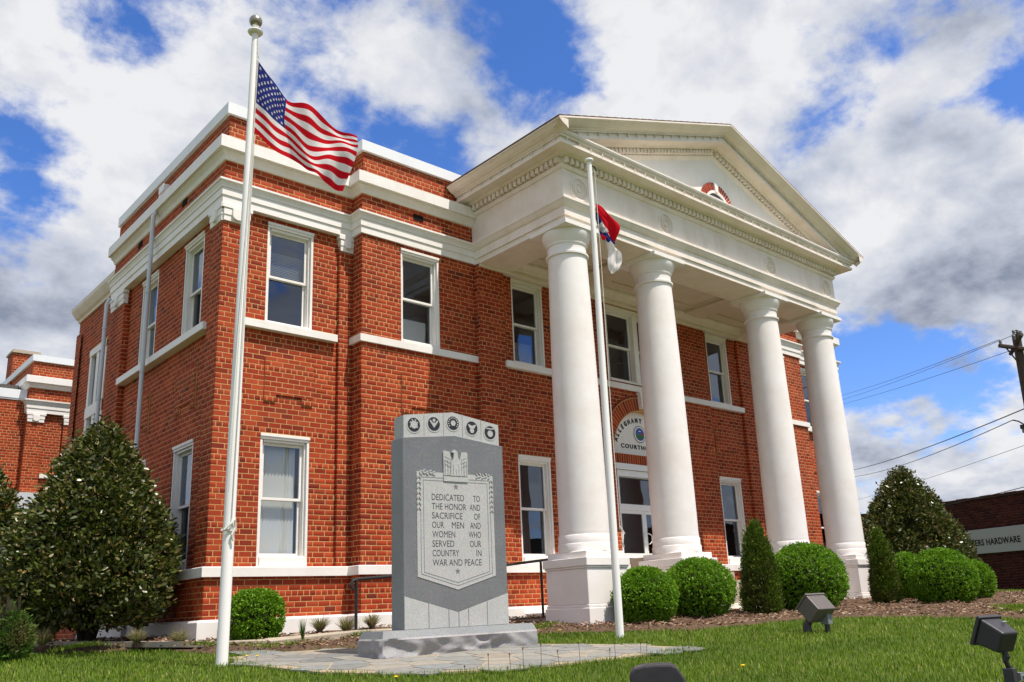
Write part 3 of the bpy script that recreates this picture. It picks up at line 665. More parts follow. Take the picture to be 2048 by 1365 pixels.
blob([(-.02, .01), (.06, .03), (.12, .0), (.03, -.02)], yS-.031, 5); blob([(-.06, .07), (.0, .085), (.03, .06), (-.03, .055)], yS-.031, 0)
seal.build('county_seal', [m_white, m_signtxt, mat('seal_blue', (.03, .09, .42)), mat('seal_hill_blue', (.05, .16, .22)), mat('seal_green', (.02, .16, .03)), mat('seal_magenta', (.36, .03, .12))], sgn)
for i in range(27):                                     # soldier course over the door
    x0 = DX0-.05+i*.0741; b_ = MB(); b_.box(x0+.006, x0+.068, -PM, -PM+.03, 4.115, 4.32); b_.build('lintel_brick', m_brick, court)
mb = MB(); mb.box(DX0-.06, DX1+.06, -PM+.002, -PM+.05, 3.98, 4.33); mb.build('lintel_mortar', m_mortar, court)
dr = empty('entrance', (XC, -.4, 2.1)); dr.parent = court; dr.matrix_parent_inverse = Matrix.Translation(-Vector(court.location))
mb = MB(); Y0 = -.30
mb.box(DX0-.03, DX1+.03, -.47, Y0+.02, 3.98, 4.11); mb.box(DX0, DX1, -.43, Y0+.05, 3.84, 3.979); mb.box(DX0, DX0+.07, -.43, Y0+.05, 2.1, 3.839); mb.box(DX1-.07, DX1, -.43, Y0+.05, 2.1, 3.839)
mb.box(DX0+.07, DX1-.07, Y0-.02, Y0+.05, 3.13, 3.26); mb.build('door_frame', m_alum, dr, bevel=.004)
mb = MB(); mb.quad((DX0+.07, Y0+.02, 3.26), (DX1-.07, Y0+.02, 3.26), (DX1-.07, Y0+.02, 3.84), (DX0+.07, Y0+.02, 3.84)); mb.build('transom_pane', m_glass, dr, fixn=False)
for s_, a, b in ((-1, DX0+.07, XC-.004), (1, XC+.004, DX1-.07)):
    mb = MB(); mb.box(a, a+.06, Y0, Y0+.04, 2.12, 3.129); mb.box(b-.06, b, Y0, Y0+.04, 2.12, 3.129); mb.box(a+.06, b-.06, Y0, Y0+.04, 3.06, 3.129); mb.box(a+.06, b-.06, Y0, Y0+.04, 2.12, 2.22); mb.build('door', m_alum, dr)
    mb = MB(); mb.quad((a+.06, Y0+.02, 2.22), (b-.06, Y0+.02, 2.22), (b-.06, Y0+.02, 3.06), (a+.06, Y0+.02, 3.06)); mb.build('door_pane', m_glass, dr, fixn=False)
    hx = XC+s_*.06; mb = MB(); mb.tube([(hx, Y0, 2.42), (hx, Y0-.06, 2.42), (hx+s_*.06, Y0-.07, 2.48), (hx+s_*.06, Y0-.07, 2.60), (hx, Y0-.05, 2.64), (hx, Y0, 2.64)], .011, 8); mb.build('door_handle', m_alum, dr)
mb = MB(); mb.box(8.75, 10.3, -1.4, -.25, .8, 2.09)
for i in range(6): mb.box(8.75, 10.3, -1.4-.28*(i+1), -1.4-.28*i, .7, 2.09-.18*(i+1))
mb.build('entrance_steps', m_concrete, court)

# -------- closing shell so the rooms are dim
mb = MB()
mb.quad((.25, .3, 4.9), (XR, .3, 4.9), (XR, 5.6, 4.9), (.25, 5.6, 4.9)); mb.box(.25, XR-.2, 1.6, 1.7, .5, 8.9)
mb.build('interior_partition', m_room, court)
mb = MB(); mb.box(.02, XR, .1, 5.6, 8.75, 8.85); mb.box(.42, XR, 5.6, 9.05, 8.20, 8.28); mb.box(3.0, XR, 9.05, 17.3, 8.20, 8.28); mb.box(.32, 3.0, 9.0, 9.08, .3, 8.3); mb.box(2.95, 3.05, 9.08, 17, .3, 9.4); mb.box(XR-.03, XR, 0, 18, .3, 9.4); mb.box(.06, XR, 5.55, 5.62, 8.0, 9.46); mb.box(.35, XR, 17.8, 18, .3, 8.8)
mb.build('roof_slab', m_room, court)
for fr_, a, b, c, e in ((FR, 3.52, 3.74, 8.38, 8.50),): mb = MB(); mb.obb(fr_, a, b, .28, .331, c, e); mb.build('wall_vent', m_void, court)
for y_ in (1.76, 4.05): mb = MB(); mb.obb(LF, -y_-.11, -y_+.11, -.05, .010, 8.46, 8.58); mb.build('wall_vent', m_void, court)
# small light fitting on the left parapet
mb = MB(); mb.obb(LF, -3.0, -2.75, -.06, .07, 9.16, 9.30); mb.obb(LF, -3.14, -3.04, -.06, .02, 9.10, 9.2); mb.build('parapet_light', m_cap, court)
# downpipes
for y_, z1_, z0_ in ((2.88, 8.75, .9), (5.36, 7.75, .9)):
    mb = MB(); x_ = -.17
    mb.tube([(x_+.05, y_, z1_), (x_, y_, z1_-.12), (x_, y_, z0_)], .04, 12)
    for zz in (7.1, 5.6, 4.0): mb.tube([(x_, y_, zz-.02), (x_, y_, zz+.02)], .048, 12)
    mb.build('downpipe', m_gray, court, smooth='auto')
# grey porch fascia and chimney of the rear wing
mb = MB()
for i, (z0_, z1_, d_) in enumerate(((5.0, 5.27, .0), (4.72, 4.99, .04), (4.45, 4.71, .08), (4.2, 4.40, .03))): mb.obb(WG, .9, 3.0, -.2, .3+d_, z0_, z1_)
mb.obb(WG, 1.0, 3.0, -.2, .1, 2.5, 4.2, 0); mb.build('porch_fascia', m_gray, court)
mb = MB(); CHM = Frame((1.02, 20), (1, 0), (0, -1)); wall(CHM, 0, .8, 9.0, 10.5); wall(Frame((1.02, 20), (0, -1), (-1, 0)), -.8, 0, 9.0, 10.5)
mb.box(.97, 1.87, 19.93, 20.85, 10.5, 10.56); mb.box(1.0, 1.84, 19.96, 20.82, 10.56, 10.62); mb.build('chimney_cap', m_concrete, court)

# ================================================================ PORTICO
XA, XB_ = 4.936, mx(4.936); YF = -2.936
EP = [(XA, -.30), (XA, YF), (XB_, YF), (XB_, -.30)]
ENT = [(-.83, 8.10), (-.83, 7.785), (-.03, 7.785), (-.03, 7.895), (0, 7.897), (0, 8.06), (.02, 8.068), (.045, 8.10), (.075, 8.155), (.09, 8.17), (.09, 8.222), (0, 8.235),
       (0, 8.79), (.025, 8.795), (.04, 8.82), (.055, 8.85), (.055, 8.868), (.03, 8.87), (.03, 8.985), (.13, 8.99), (.15, 9.015), (.17, 9.03), (.376, 9.03), (.376, 9.085), (.345, 9.087), (.345, 9.15), (.385, 9.152), (.39, 9.18), (.415, 9.20), (.43, 9.235), (.43, 9.262), (-.05, 9.30)]
EPS = [(XA, -.30), (XA, YF), (XB_, YF), (XB_, -.30)]
band('entablature', EP, ENT, m_cream)
def along(path, step, d, fn, ends=.0):
    for (a, b) in zip(path[:-1], path[1:]):
        A = Vector(a); B = Vector(b); t = (B-A).normalized(); n_ = Vector((t.y, -t.x)); Ln = (B-A).length
        k = int(Ln/step)
        for i in range(k+1): fn(A+t*(i+.5)*Ln/(k+1)+n_*d, t, n_, Ln/(k+1))
def tooth(mb, c, t, n_, w, dep, z0, z1):
    a, b = t*w/2, n_*dep/2; q = [c-a-b, c+a-b, c+a+b, c-a+b]
    mb.prism([(p.x, p.y, z0) for p in q], (0, 0, z1-z0))
mb = MB()
pd = [(XA-.03, -.35), (XA-.03, YF-.03), (XB_+.03, YF-.03), (XB_+.03, -.35)]
along(pd, .128, .035, lambda c, t, n_, s_: tooth(mb, c+n_*.012, t, n_, .080, .095, 8.88, 8.982)); mb.build('dentils', m_cream, court, kind='stuff')
mb = MB(); pp = [(XA-.36, -.35), (XA-.36, YF-.36), (XB_+.36, YF-.36), (XB_+.36, -.35)]
along(pp, .30, 0.0, lambda c, t, n_, s_: tooth(mb, c, t, n_, .014, .05, 9.07, 9.153)); mb.build('cornice_pins', m_cream, court, kind='stuff')
# crown moulding on the two sides (carries the eaves)
XE = 4.336; SL = (11.13-9.335)/(XS-XE)
def roofz(x): return 9.335+SL*(x-XE if x <= XS else mx(x)-XE)
SIMA = [(-.3, 9.19), (.385, 9.176), (.41, 9.18), (.42, 9.20), (.47, 9.215), (.52, 9.245), (.565, 9.285), (.60, 9.30), (.60, 9.332), (-.3, 9.36)]
SIM2 = [(.38, 9.176)]+SIMA[1:-1]+[(.38, 9.338)]
for p, pf in (([(XA, -.30), (XA, YF-.10)], SIMA), ([(XB_, YF-.10), (XB_, -.30)], SIMA), ([(XA, YF-.101), (XA, YF-.597)], SIM2), ([(XB_, YF-.597), (XB_, YF-.101)], SIM2)):
    band('eave_moulding', p, pf, m_cream)
# raking cornice
RK = [(.60, 0), (.60, -.03), (.565, -.05), (.52, -.09), (.47, -.125), (.42, -.14), (.41, -.16), (.385, -.165), (.385, -.19), (.345, -.192), (.345, -.265), (.376, -.267), (.376, -.325), (.17, -.327), (.15, -.34), (.13, -.365), (.03, -.37), (.03, -.49), (.055, -.495), (.055, -.515), (.04, -.54), (.02, -.57), (0, -.60), (-.1, -.62)]
def rake(side):
    mb = MB(); vs = []; A = []; B = []
    for d, h in RK:
        xs = XE if h > -.17 else XE+max(0, (9.26-9.335-h)/SL)
        x0 = xs if side < 0 else mx(xs); A.append((x0, YF-d, roofz(xs)+h)); B.append((XS, YF-d, roofz(XS)+h))
    k = len(RK); mb.add(A+B, [(i, i+k, i+1+k, i+1) for i in range(k-1)]+[tuple(range(k))])
    mb.build('raking_cornice', m_cream, court)
    mb = MB(); n = 41
    for i in range(n):
        x = XE+.75+(XS-XE-.8)*(i+.5)/n; X0 = x if side < 0 else mx(x); hw = .039; z = roofz(x)
        mb.prism([(X0-hw, YF-.115, z-.385), (X0+hw, YF-.115, z-.385), (X0+hw, YF-.115, z-.48), (X0-hw, YF-.115, z-.48)], (0, .095, 0))
    mb.build('dentils', m_cream, court, kind='stuff')
    mb = MB()
    for i in range(17):
        x = XE+.55+(XS-XE-.6)*(i+.5)/17; X0 = x if side < 0 else mx(x); z = roofz(x)
        mb.prism([(X0-.007, YF-.385, z-.19), (X0+.007, YF-.385, z-.19), (X0+.007, YF-.385, z-.27), (X0-.007, YF-.385, z-.27)], (0, .045, 0))
    mb.build('cornice_pins', m_cream, court, kind='stuff')
rake(-1); rake(1)
mb = MB(); mb.prism([(XA-.2, YF-.003, 9.1), (XB_+.2, YF-.003, 9.1), (XS, YF-.003, roofz(XS)-.45)], (0, .1, 0)); mb.build('tympanum', m_white, court)
# roof: two planes of shingle courses
mb = MB()
for side in (-1, 1):
    X = lambda x: x if side < 0 else mx(x)
    a, b = XE-.02, XS
    mb.prism([(X(a), YF-.598, roofz(XE)-.003), (X(b), YF-.598, roofz(XS)+.003), (X(b), 3.2, roofz(XS)+.003), (X(a), 3.2, roofz(XE)-.003)], (0, 0, .012))
    for i in range(26):
        x0 = XE+(XS-XE)*i/26; x1 = x0+(XS-XE)/26+.02
        mb.prism([(X(x0), YF-.60, roofz(x0)+.028), (X(min(x1, XS)), YF-.60, roofz(min(x1, XS))+.018), (X(min(x1, XS)), 3.2, roofz(min(x1, XS))+.018), (X(x0), 3.2, roofz(x0)+.028)], (0, 0, -.010))
mb.build('gable_roof', m_roof, court)
mb = MB(); mb.box(6.55, 6.85, -2.7, -2.4, roofz(6.55)+.02, roofz(6.85)+.05); mb.prism([(6.72, -2.85, roofz(6.75)+.12), (6.98, -2.8, roofz(6.98)+.12), (6.95, -2.4, roofz(6.95)+.16), (6.68, -2.45, roofz(6.7)+.16)], (0, 0, .03)); mb.build('roof_vent', m_bronze, court)
# lunette in the tympanum
ZL = 9.34; yT = YF-.003
mb = MB(); mb.prism([(XS+.62*math.cos(t), yT-.002, ZL+.62*math.sin(t)) for t in np.linspace(0, math.pi, 30)]+[(XS+.44*math.cos(t), yT-.002, ZL+.44*math.sin(t)) for t in np.linspace(math.pi, 0, 30)], (0, -.02, 0)); mb.build('lunette_mortar', m_white, court)
for i in range(25):
    a0 = math.pi*(i+.14)/25; a1 = math.pi*(i+.86)/25
    if abs((a0+a1)/2-math.pi/2) < .1: continue
    b_ = MB(); b_.prism([(XS+r*math.cos(t), yT-.003, ZL+r*math.sin(t)) for r, t in ((.44, a0), (.62, a0), (.62, a1), (.44, a1))], (0, -.026, 0)); b_.build('arch_brick', m_brick, court)
mb = MB(); mb.prism([(XS-.05, yT, ZL+.40), (XS+.05, yT, ZL+.40), (XS+.07, yT, ZL+.63), (XS-.07, yT, ZL+.63)], (0, -.055, 0)); mb.build('keystone', m_white, court)
lf = MB(); lf.prism([(XS+.44*math.cos(t), yT-.002, ZL+.44*math.sin(t)) for t in np.linspace(0, math.pi, 24)]+[(XS+.38*math.cos(t), yT-.002, ZL+.38*math.sin(t)) for t in np.linspace(math.pi, 0, 24)], (0, -.035, 0)); lf = lf.build('lunette_window', m_white, court)
mb = MB(); mb.prism([(XS+.38*math.cos(t), yT-.003, ZL+.38*math.sin(t)) for t in np.linspace(0, math.pi, 20)], (0, -.004, 0)); mb.build('pane', mat('black_glass', (.01, .012, .016), .08, .6), lf)
for i in range(3): hwd = math.sqrt(.36**2-(.06+i*.11)**2); mb = MB(); mb.box(XS-hwd, XS+hwd, yT-.020, yT-.008, ZL+.05+i*.11, ZL+.068+i*.11); mb.build('louvre', m_gray, lf)
# roundels on the frieze
def ringz(mb, c, r0, r1, y0, y1, n=32):
    for k in range(n):
        a0 = 2*math.pi*k/n; a1 = 2*math.pi*(k+1)/n
        mb.add([(c[0]+r*math.cos(t), y, c[1]+r*math.sin(t)) for y in (y0, y1) for r, t in ((r0, a0), (r1, a0), (r1, a1), (r0, a1))], [(4, 5, 6, 7), (1, 2, 6, 5), (3, 0, 4, 7)])
for x_ in (5.34, 7.80, mx(7.80), mx(5.34)):
    mb = MB(); c = (x_, 8.485); ringz(mb, c, .20, .225, YF, YF-.022); ringz(mb, c, .155, .167, YF, YF-.010); ringz(mb, c, .10, .122, YF, YF-.018); disc(mb, c, .055, .055, YF, YF-.016, 16)
    mb.tube([(c[0]+.0+r*math.cos(t), YF-.012, c[1]+r*math.sin(t)) for r, t in ((.04, 2.6), (.06, 1.6), (.05, .6), (.01, .2), (.0, -.2), (-.04, .8), (.06, -1.6), (.05, -.3))], .010, 6)
    mb.build('frieze_roundel', m_cream, court, fixn=False)
# ceiling: sunk panels between beams, wall moulding
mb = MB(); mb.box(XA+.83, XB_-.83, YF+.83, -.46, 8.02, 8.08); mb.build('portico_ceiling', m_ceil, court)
XK = [5.35, 7.762, mx(7.762), mx(5.35)]; YK = -2.529
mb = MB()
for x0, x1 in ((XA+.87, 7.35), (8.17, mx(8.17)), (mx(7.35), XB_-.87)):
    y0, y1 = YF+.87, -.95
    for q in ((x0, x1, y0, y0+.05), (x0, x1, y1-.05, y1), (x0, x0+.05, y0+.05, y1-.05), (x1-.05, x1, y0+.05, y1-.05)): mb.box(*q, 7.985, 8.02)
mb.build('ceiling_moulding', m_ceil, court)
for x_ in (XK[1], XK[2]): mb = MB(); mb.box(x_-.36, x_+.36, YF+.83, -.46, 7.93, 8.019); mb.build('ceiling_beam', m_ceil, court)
mb = MB(); mb.sweep([(4.98, -.45), (mx(4.98), -.45)], [(-.10, 7.735), (.05, 7.735), (.07, 7.76), (.07, 7.84), (.12, 7.85), (.16, 7.90), (.22, 7.94), (.24, 7.96), (.24, 8.019), (-.1, 8.019)]); mb.build('wall_moulding', m_cream, court)
mb = MB(); mb.box(4.95, XA+.83, -.5, -.32, 7.79, 8.1); mb.box(XB_-.83, mx(4.95), -.5, -.32, 7.79, 8.1); mb.build('beam_end', m_cream, court)
# columns
def column(x, y, gz):
    prof = [(.425, 2.36)]; H0, H1 = 2.36, 7.24
    for i in range(25):
        t = i/24; r = .42-(.42-.352)*(t**1.7); prof.append((r, H0+(H1-H0)*t))
    mb = MB(); mb.lathe(prof[1:], (x, y, 0), 64); sh = mb.build('column', m_stucco, court, smooth='auto')
    mb = MB(); mb.lathe([(.450, 2.030), (.452, 2.15), (.445, 2.165), (.436, 2.168), (.438, 2.29), (.43, 2.302), (.422, 2.305), (.424, 2.365)], (x, y, 0), 64); mb.build('column_base', m_stucco, sh, smooth='auto')
    mb = MB(); mb.lathe([(.353, 7.235), (.385, 7.245), (.388, 7.28), (.365, 7.295), (.352, 7.30), (.354, 7.44), (.375, 7.45), (.38, 7.47), (.37, 7.48), (.40, 7.53), (.435, 7.60), (.452, 7.66), (.45, 7.702)], (x, y, 0), 64); mb.build('capital', m_stucco, sh, smooth='auto')
    mb = MB(); mb.box(x-.469, x+.469, y-.469, y+.469, 7.70, 7.784); mb.build('abacus', m_white, sh, bevel=.006)
    mb = MB(); mb.box(x-.447, x+.447, y-.447, y+.447, 1.928, 2.031); mb.box(x-.512, x+.512, y-.512, y+.512, 1.79, 1.927); mb.box(x-.492, x+.492, y-.492, y+.492, 1.755, 1.789)
    mb.box(x-.475, x+.475, y-.475, y+.475, 1.20, 1.754); mb.box(x-.487, x+.487, y-.487, y+.487, 1.15, 1.199); mb.box(x-.505, x+.505, y-.505, y+.505, gz, 1.149); mb.build('pedestal', m_stucco, sh, bevel=.012)
for x_ in XK: column(x_, YK, .7)
mb = MB(); mb.box(5.7, mx(5.7), -2.9, -.47, .6, 1.02); mb.box(5.7, mx(5.7), -2.85, -.47, 1.02, 1.10); mb.build('porch_base', m_white, court, bevel=.01)
mb = MB(); mb.box(4.9, 6.0, -2.0, -.6, .7, 1.0); mb.build('porch_slab', m_concrete, court)

# ================================================================ BRICKS
def brick_vs(L_, H_, P_):
    e = .0025
    return [(-L_/2, 0, -H_/2), (L_/2, 0, -H_/2), (L_/2, 0, H_/2), (-L_/2, 0, H_/2), (-L_/2+e, P_, -H_/2+e), (L_/2-e, P_, -H_/2+e), (L_/2-e, P_, H_/2-e), (-L_/2+e, P_, H_/2-e)]
BF = [(4, 5, 6, 7), (0, 1, 5, 4), (1, 2, 6, 5), (2, 3, 7, 6), (3, 0, 4, 7)]
order = []
for i, (fr, a, b, c, e, d, P_) in enumerate(BR):
    q = Vector(fr.p((a+b)/2, d, (c+e)/2)); dist = (q-CP).length; vz = (q-CP).normalized(); area = (b-a)*abs(vz.dot(fr.N))/dist**2
    hide = (1.3 < q.x < 6 and q.z < 3.4)
    order.append((-(area if not hide and b-a > .15 else area*.2), i))
order.sort(); top = {i for _, i in order[:300]}
V = []; Fc = []; meshes = {}
for i, (fr, a, b, c, e, d, P_) in enumerate(BR):
    L_, H_ = b-a, e-c; rp = P_*rng.uniform(.75, 1.25); cx_, cz_ = (a+b)/2+rng.uniform(-.0015, .0015), (c+e)/2
    if i in top:
        key = (round(L_, 3), round(H_, 3))
        if key not in meshes:
            me = bpy.data.meshes.new('brick'); me.from_pydata([(x, -y, z) for x, y, z in brick_vs(key[0], key[1], P_)], [], [f[::-1] for f in BF]); me.materials.append(m_brick)
            bm = bmesh.new(); bm.from_mesh(me); bmesh.ops.recalc_face_normals(bm, faces=bm.faces); bm.to_mesh(me); bm.free(); meshes[key] = me
        o = bpy.data.objects.new('brick', meshes[key]); o.location = fr.p(cx_, d-P_, cz_); o.rotation_euler.z = math.atan2(fr.U.y, fr.U.x); link(o)
        o.parent = court; o.matrix_parent_inverse = Matrix.Translation(-Vector(court.location)); continue
    n = len(V); V += [fr.p(cx_+x, d-P_+(y/P_)*rp if y else d-P_, cz_+z) for x, y, z in brick_vs(L_, H_, P_)]; Fc += [[q+n for q in f] for f in BF]
o = npmesh('brickwork', np.array(V), np.array(Fc), m_brick, court, kind='stuff')
bm = bmesh.new(); bm.from_mesh(o.data); bmesh.ops.recalc_face_normals(bm, faces=bm.faces); bm.to_mesh(o.data); bm.free()
mort.build('mortar_wall', m_mortar, court, fixn=False); mort_w.build('mortar_wall', m_mortar, court, fixn=False); mort_r.build('mortar_wall', m_mortar, court, fixn=False); mort_c.build('chimney_mortar', m_mortar, court, fixn=False)
print('bricks', len(BR))
# ================================================================ MONUMENT
ma = R(-4.352); MO = Vector((.195, -4.412, .70)); ME = Vector((math.cos(ma), math.sin(ma), 0)); MN = Vector((-math.sin(ma), math.cos(ma), 0))
mon = empty('war_memorial', tuple(MO), label='grey granite war memorial slab with DEDICATED TO THE HONOR text, on a rock-faced base', cat='monument')
def mp(e, n, z): q = MO+ME*e+MN*n; return (q.x, q.y, z)
W = 2.12
# rock-faced base: displaced grid on the faces
def rockface(mb, p00, eu, L_, H_, nrm, seed):
    r = np.random.default_rng(seed); nu, nv = int(L_/.022), 14; CH_ = [(r.uniform(0, L_), r.uniform(.15, .9), r.uniform(.07, .24), r.uniform(.16, .42), r.uniform(.02, .05)) for _ in range(int(L_*13))]; g = [[None]*(nu+1) for _ in range(nv+1)]; ph = r.uniform(0, 6, 8)
    for j in range(nv+1):
        for i in range(nu+1):
            u = i/nu*L_; v = j/nv
            dsp = .0
            for (uc, vc, ru, rv, am) in CH_: 
                q_ = ((u-uc)/ru)**2+((v-vc)/rv)**2
                if q_ < 1: dsp -= am*(1-q_)*(.35+.65*max(0, min(1, (vc+rv-v)/(2*rv))))
            dsp += .035+.012*math.sin(u*4+ph[0])+.005*math.sin(u*23+v*11+ph[3])+.0025*r.uniform(-1, 1)
            ed = 0 if i in (0, nu) or j == nv else 1
            q = p00+eu*u+Vector((0, 0, 1))*(v*H_)+nrm*(dsp*ed if j else .01); g[j][i] = q
    vs = [q for row in g for q in row]; mb.add(vs, [(j*(nu+1)+i, j*(nu+1)+i+1, (j+1)*(nu+1)+i+1, (j+1)*(nu+1)+i) for j in range(nv) for i in range(nu)])
mb = MB(); z0 = .66; H = .262; Dp = .56
c00 = MO.copy(); c00.z = z0
rockface(mb, c00, ME, W, H, -MN, 1); rockface(mb, c00+MN*Dp, -MN, Dp, H, -ME, 2); rockface(mb, c00+ME*W, MN, Dp, H, ME, 3); rockface(mb, c00+ME*W+MN*Dp, -ME, W, H, MN, 4)
base = mb.build('base', m_rock, mon, fixn=False, smooth='auto')
mb = MB(); b0 = [mp(0, 0, .922), mp(W, 0, .922), mp(W, Dp, .922), mp(0, Dp, .922)]; b1 = [mp(.03, .035, 1.0), mp(W-.03, .035, 1.0), mp(W-.03, Dp-.035, 1.0), mp(.03, Dp-.035, 1.0)]
mb.add(b0+b1, [(4, 5, 6, 7), (0, 1, 5, 4), (1, 2, 6, 5), (2, 3, 7, 6), (3, 0, 4, 7), (3, 2, 1, 0)]); mb.build('base_margin', m_granite, mon)
SX0, SX1, SY0, SY1 = .335, 1.79, .12, .40; CXm = (SX0+SX1)/2
def slab(poly, y0, y1): return [mp(e, y0, z) for e, z in poly], MN*(y1-y0)
mb = MB(); q, v = slab([(SX0, 1.0), (SX1, 1.0), (SX1, 3.195), (CXm, 3.275), (SX0, 3.195)], SY0, SY1); mb.prism(q, v); mb.build('slab', m_granite, mon, bevel=.004)
def face(poly, y, th, m, name, par=mon, **k):
    mb = MB(); q, v = slab(poly, y, y-th); mb.prism(q, v); return mb.build(name, m, par, **k)
yf = SY0
face([(SX0+.004, 1.375), (CXm, 1.175), (SX1-.004, 1.375), (SX1-.004, 3.19), (CXm, 3.27), (SX0+.004, 3.19)], yf, .003, m_polish, 'polished_field')
# vertical fluted blocks below the chevron
ed = [SX0, .655, .925, CXm, 1.20, 1.47, SX1]
for a, b in zip(ed[:-1], ed[1:]):
    zt = lambda e: 1.368-(1.368-1.168)*(1-abs(e-CXm)/(SX1-CXm))
    face([(a+.004, 1.004), (b-.004, 1.004), (b-.004, zt(b)), (a+.004, zt(a))], yf, .010, m_steel, 'lower_block')
# shield panel with line border
def shield(x0, x1, zt, zb, tip): return [(x0, zt), (x1, zt), (x1, zb), (CXm, tip), (x0, zb)]
face(shield(.515, 1.615, 2.80, 1.58, 1.425), yf-.003, .006, m_steel, 'shield_panel')
def outline(mb, poly, y, w=.006, closed=True):
    n = len(poly)
    for i in range(n if closed else n-1):
        a = Vector(poly[i]+(0,)) if len(poly[i]) == 2 else Vector(poly[i]); b = Vector(poly[(i+1) % n]+(0,)); t = (b-a).normalized(); s_ = Vector((-t.y, t.x, 0))*w/2
        q = [a-s_, b-s_, b+s_, a+s_]; mb.prism([mp(p.x, y, p.y) for p in q], -MN*.0015)
yp = yf-.009
ln = MB(); outline(ln, shield(.565, 1.565, 2.735, 1.61, 1.47), yp); outline(ln, shield(.605, 1.525, 2.70, 1.63, 1.505), yp)
pan = ln.build('border_lines', m_engrave2, mon)
def star(mb, cx_, cz_, r, y, th):
    q = [(cx_+(r if k % 2 == 0 else r*.4)*math.sin(k*math.pi/5), cz_+(r if k % 2 == 0 else r*.4)*math.cos(k*math.pi/5)) for k in range(10)]
    mb.prism([mp(e, y, z) for e, z in q], -MN*th)
for z_ in (2.64, 1.637): mb = MB(); star(mb, CXm, z_, .038, yp, .002); mb.build('engraved_star', m_engrave2, mon)
LINES = [('DEDICATED', 'TO'), ('THE HONOR', 'AND'), ('SACRIFICE', 'OF'), ('OUR', 'MEN', 'AND'), ('WOMEN', 'WHO'), ('SERVED', 'OUR'), ('COUNTRY', 'IN'), ('WAR AND PEACE',)]
WD = {'DEDICATED': .46, 'TO': .10, 'THE HONOR': .49, 'AND': .155, 'SACRIFICE': .43, 'OF': .095, 'OUR': .165, 'MEN': .175, 'WOMEN': .32, 'WHO': .18, 'SERVED': .305, 'COUNTRY': .37, 'IN': .075, 'WAR AND PEACE': .69}
for i, ln_ in enumerate(LINES):
    z_ = 2.468-i*.1095; x0, x1 = .718, 1.411
    for j, w_ in enumerate(ln_):
        wd = WD[w_]; xx = x0 if j == 0 else (x1-wd if j == len(ln_)-1 else x0+.275)
        mb = MB(); put_text(mb, w_, .108, mp(xx, yp, z_), ME, (0, 0, 1), -MN, width=wd, thick=.001); mb.build('inscription', m_engrave, mon)
# eagle relief
E0 = CXm
face([(E0-.175, 2.70), (E0+.175, 2.70), (E0+.175, 2.76), (E0-.175, 2.76)], yp, .012, m_steel, 'relief_plinth')
def wing(s_): return [(E0+s_*a, z) for a, z in ((.07, 2.78), (.175, 2.77), (.175, 3.055), (.16, 3.075), (.085, 3.065), (.065, 2.98), (.05, 2.93))]
eg = face([(E0-.085, 2.77), (E0+.085, 2.77), (E0+.07, 2.93), (E0+.035, 3.0), (E0+.025, 3.07), (E0-.01, 3.095), (E0-.035, 3.085), (E0-.055, 3.06), (E0-.025, 3.05), (E0-.035, 2.98), (E0-.06, 2.93)], yf-.003, .022, m_steel, 'carved_eagle')
for s_ in (-1, 1): face(wing(s_), yf-.003, .016, m_steel, 'eagle_wing', eg)
mb = MB()
for k in range(9):
    x_ = E0-.155+k*.039; 
    if abs(x_-E0) > .09 or True: outline(mb, [(x_, 2.78), (x_, 2.80+.16*min(1, abs(x_-E0)/.1+.3))], yf-.0255, .0035, False)
for s_ in (-1, 1):
    for k in range(3): outline(mb, [(E0+s_*.08, 2.97-.05*k), (E0+s_*.16, 3.0-.045*k)], yf-.020, .0035, False)
mb.build('feather_lines', m_engrave2, eg)
# laurel corners
for s_ in (-1, 1):
    mb = MB(); x_ = E0+s_*.545
    pts = [(x_-s_*.03-k*s_*.045, 2.79+.012*(k % 2), 1) for k in range(5)]+[(x_-s_*.025, 2.76-k*.062, 0) for k in range(7)]
    for (a, z, hz) in pts:
        for q in (-1, 1):
            l = .05; ang = (math.pi/2+q*.55) if hz == 0 else (0 if s_ < 0 else math.pi)+q*.6
            ang = -ang if hz == 0 else ang
            c_, sn = math.cos(ang), math.sin(ang)
            P_ = [(0, 0), (.45*l, .2*l), (l, 0), (.45*l, -.2*l)]
            mb.prism([mp(a+u*c_-w_*sn, yf-.009, z+u*sn+w_*c_) for u, w_ in P_], -MN*.010)
    mb.build('laurel_carving', m_steel, mon, fixn=True)
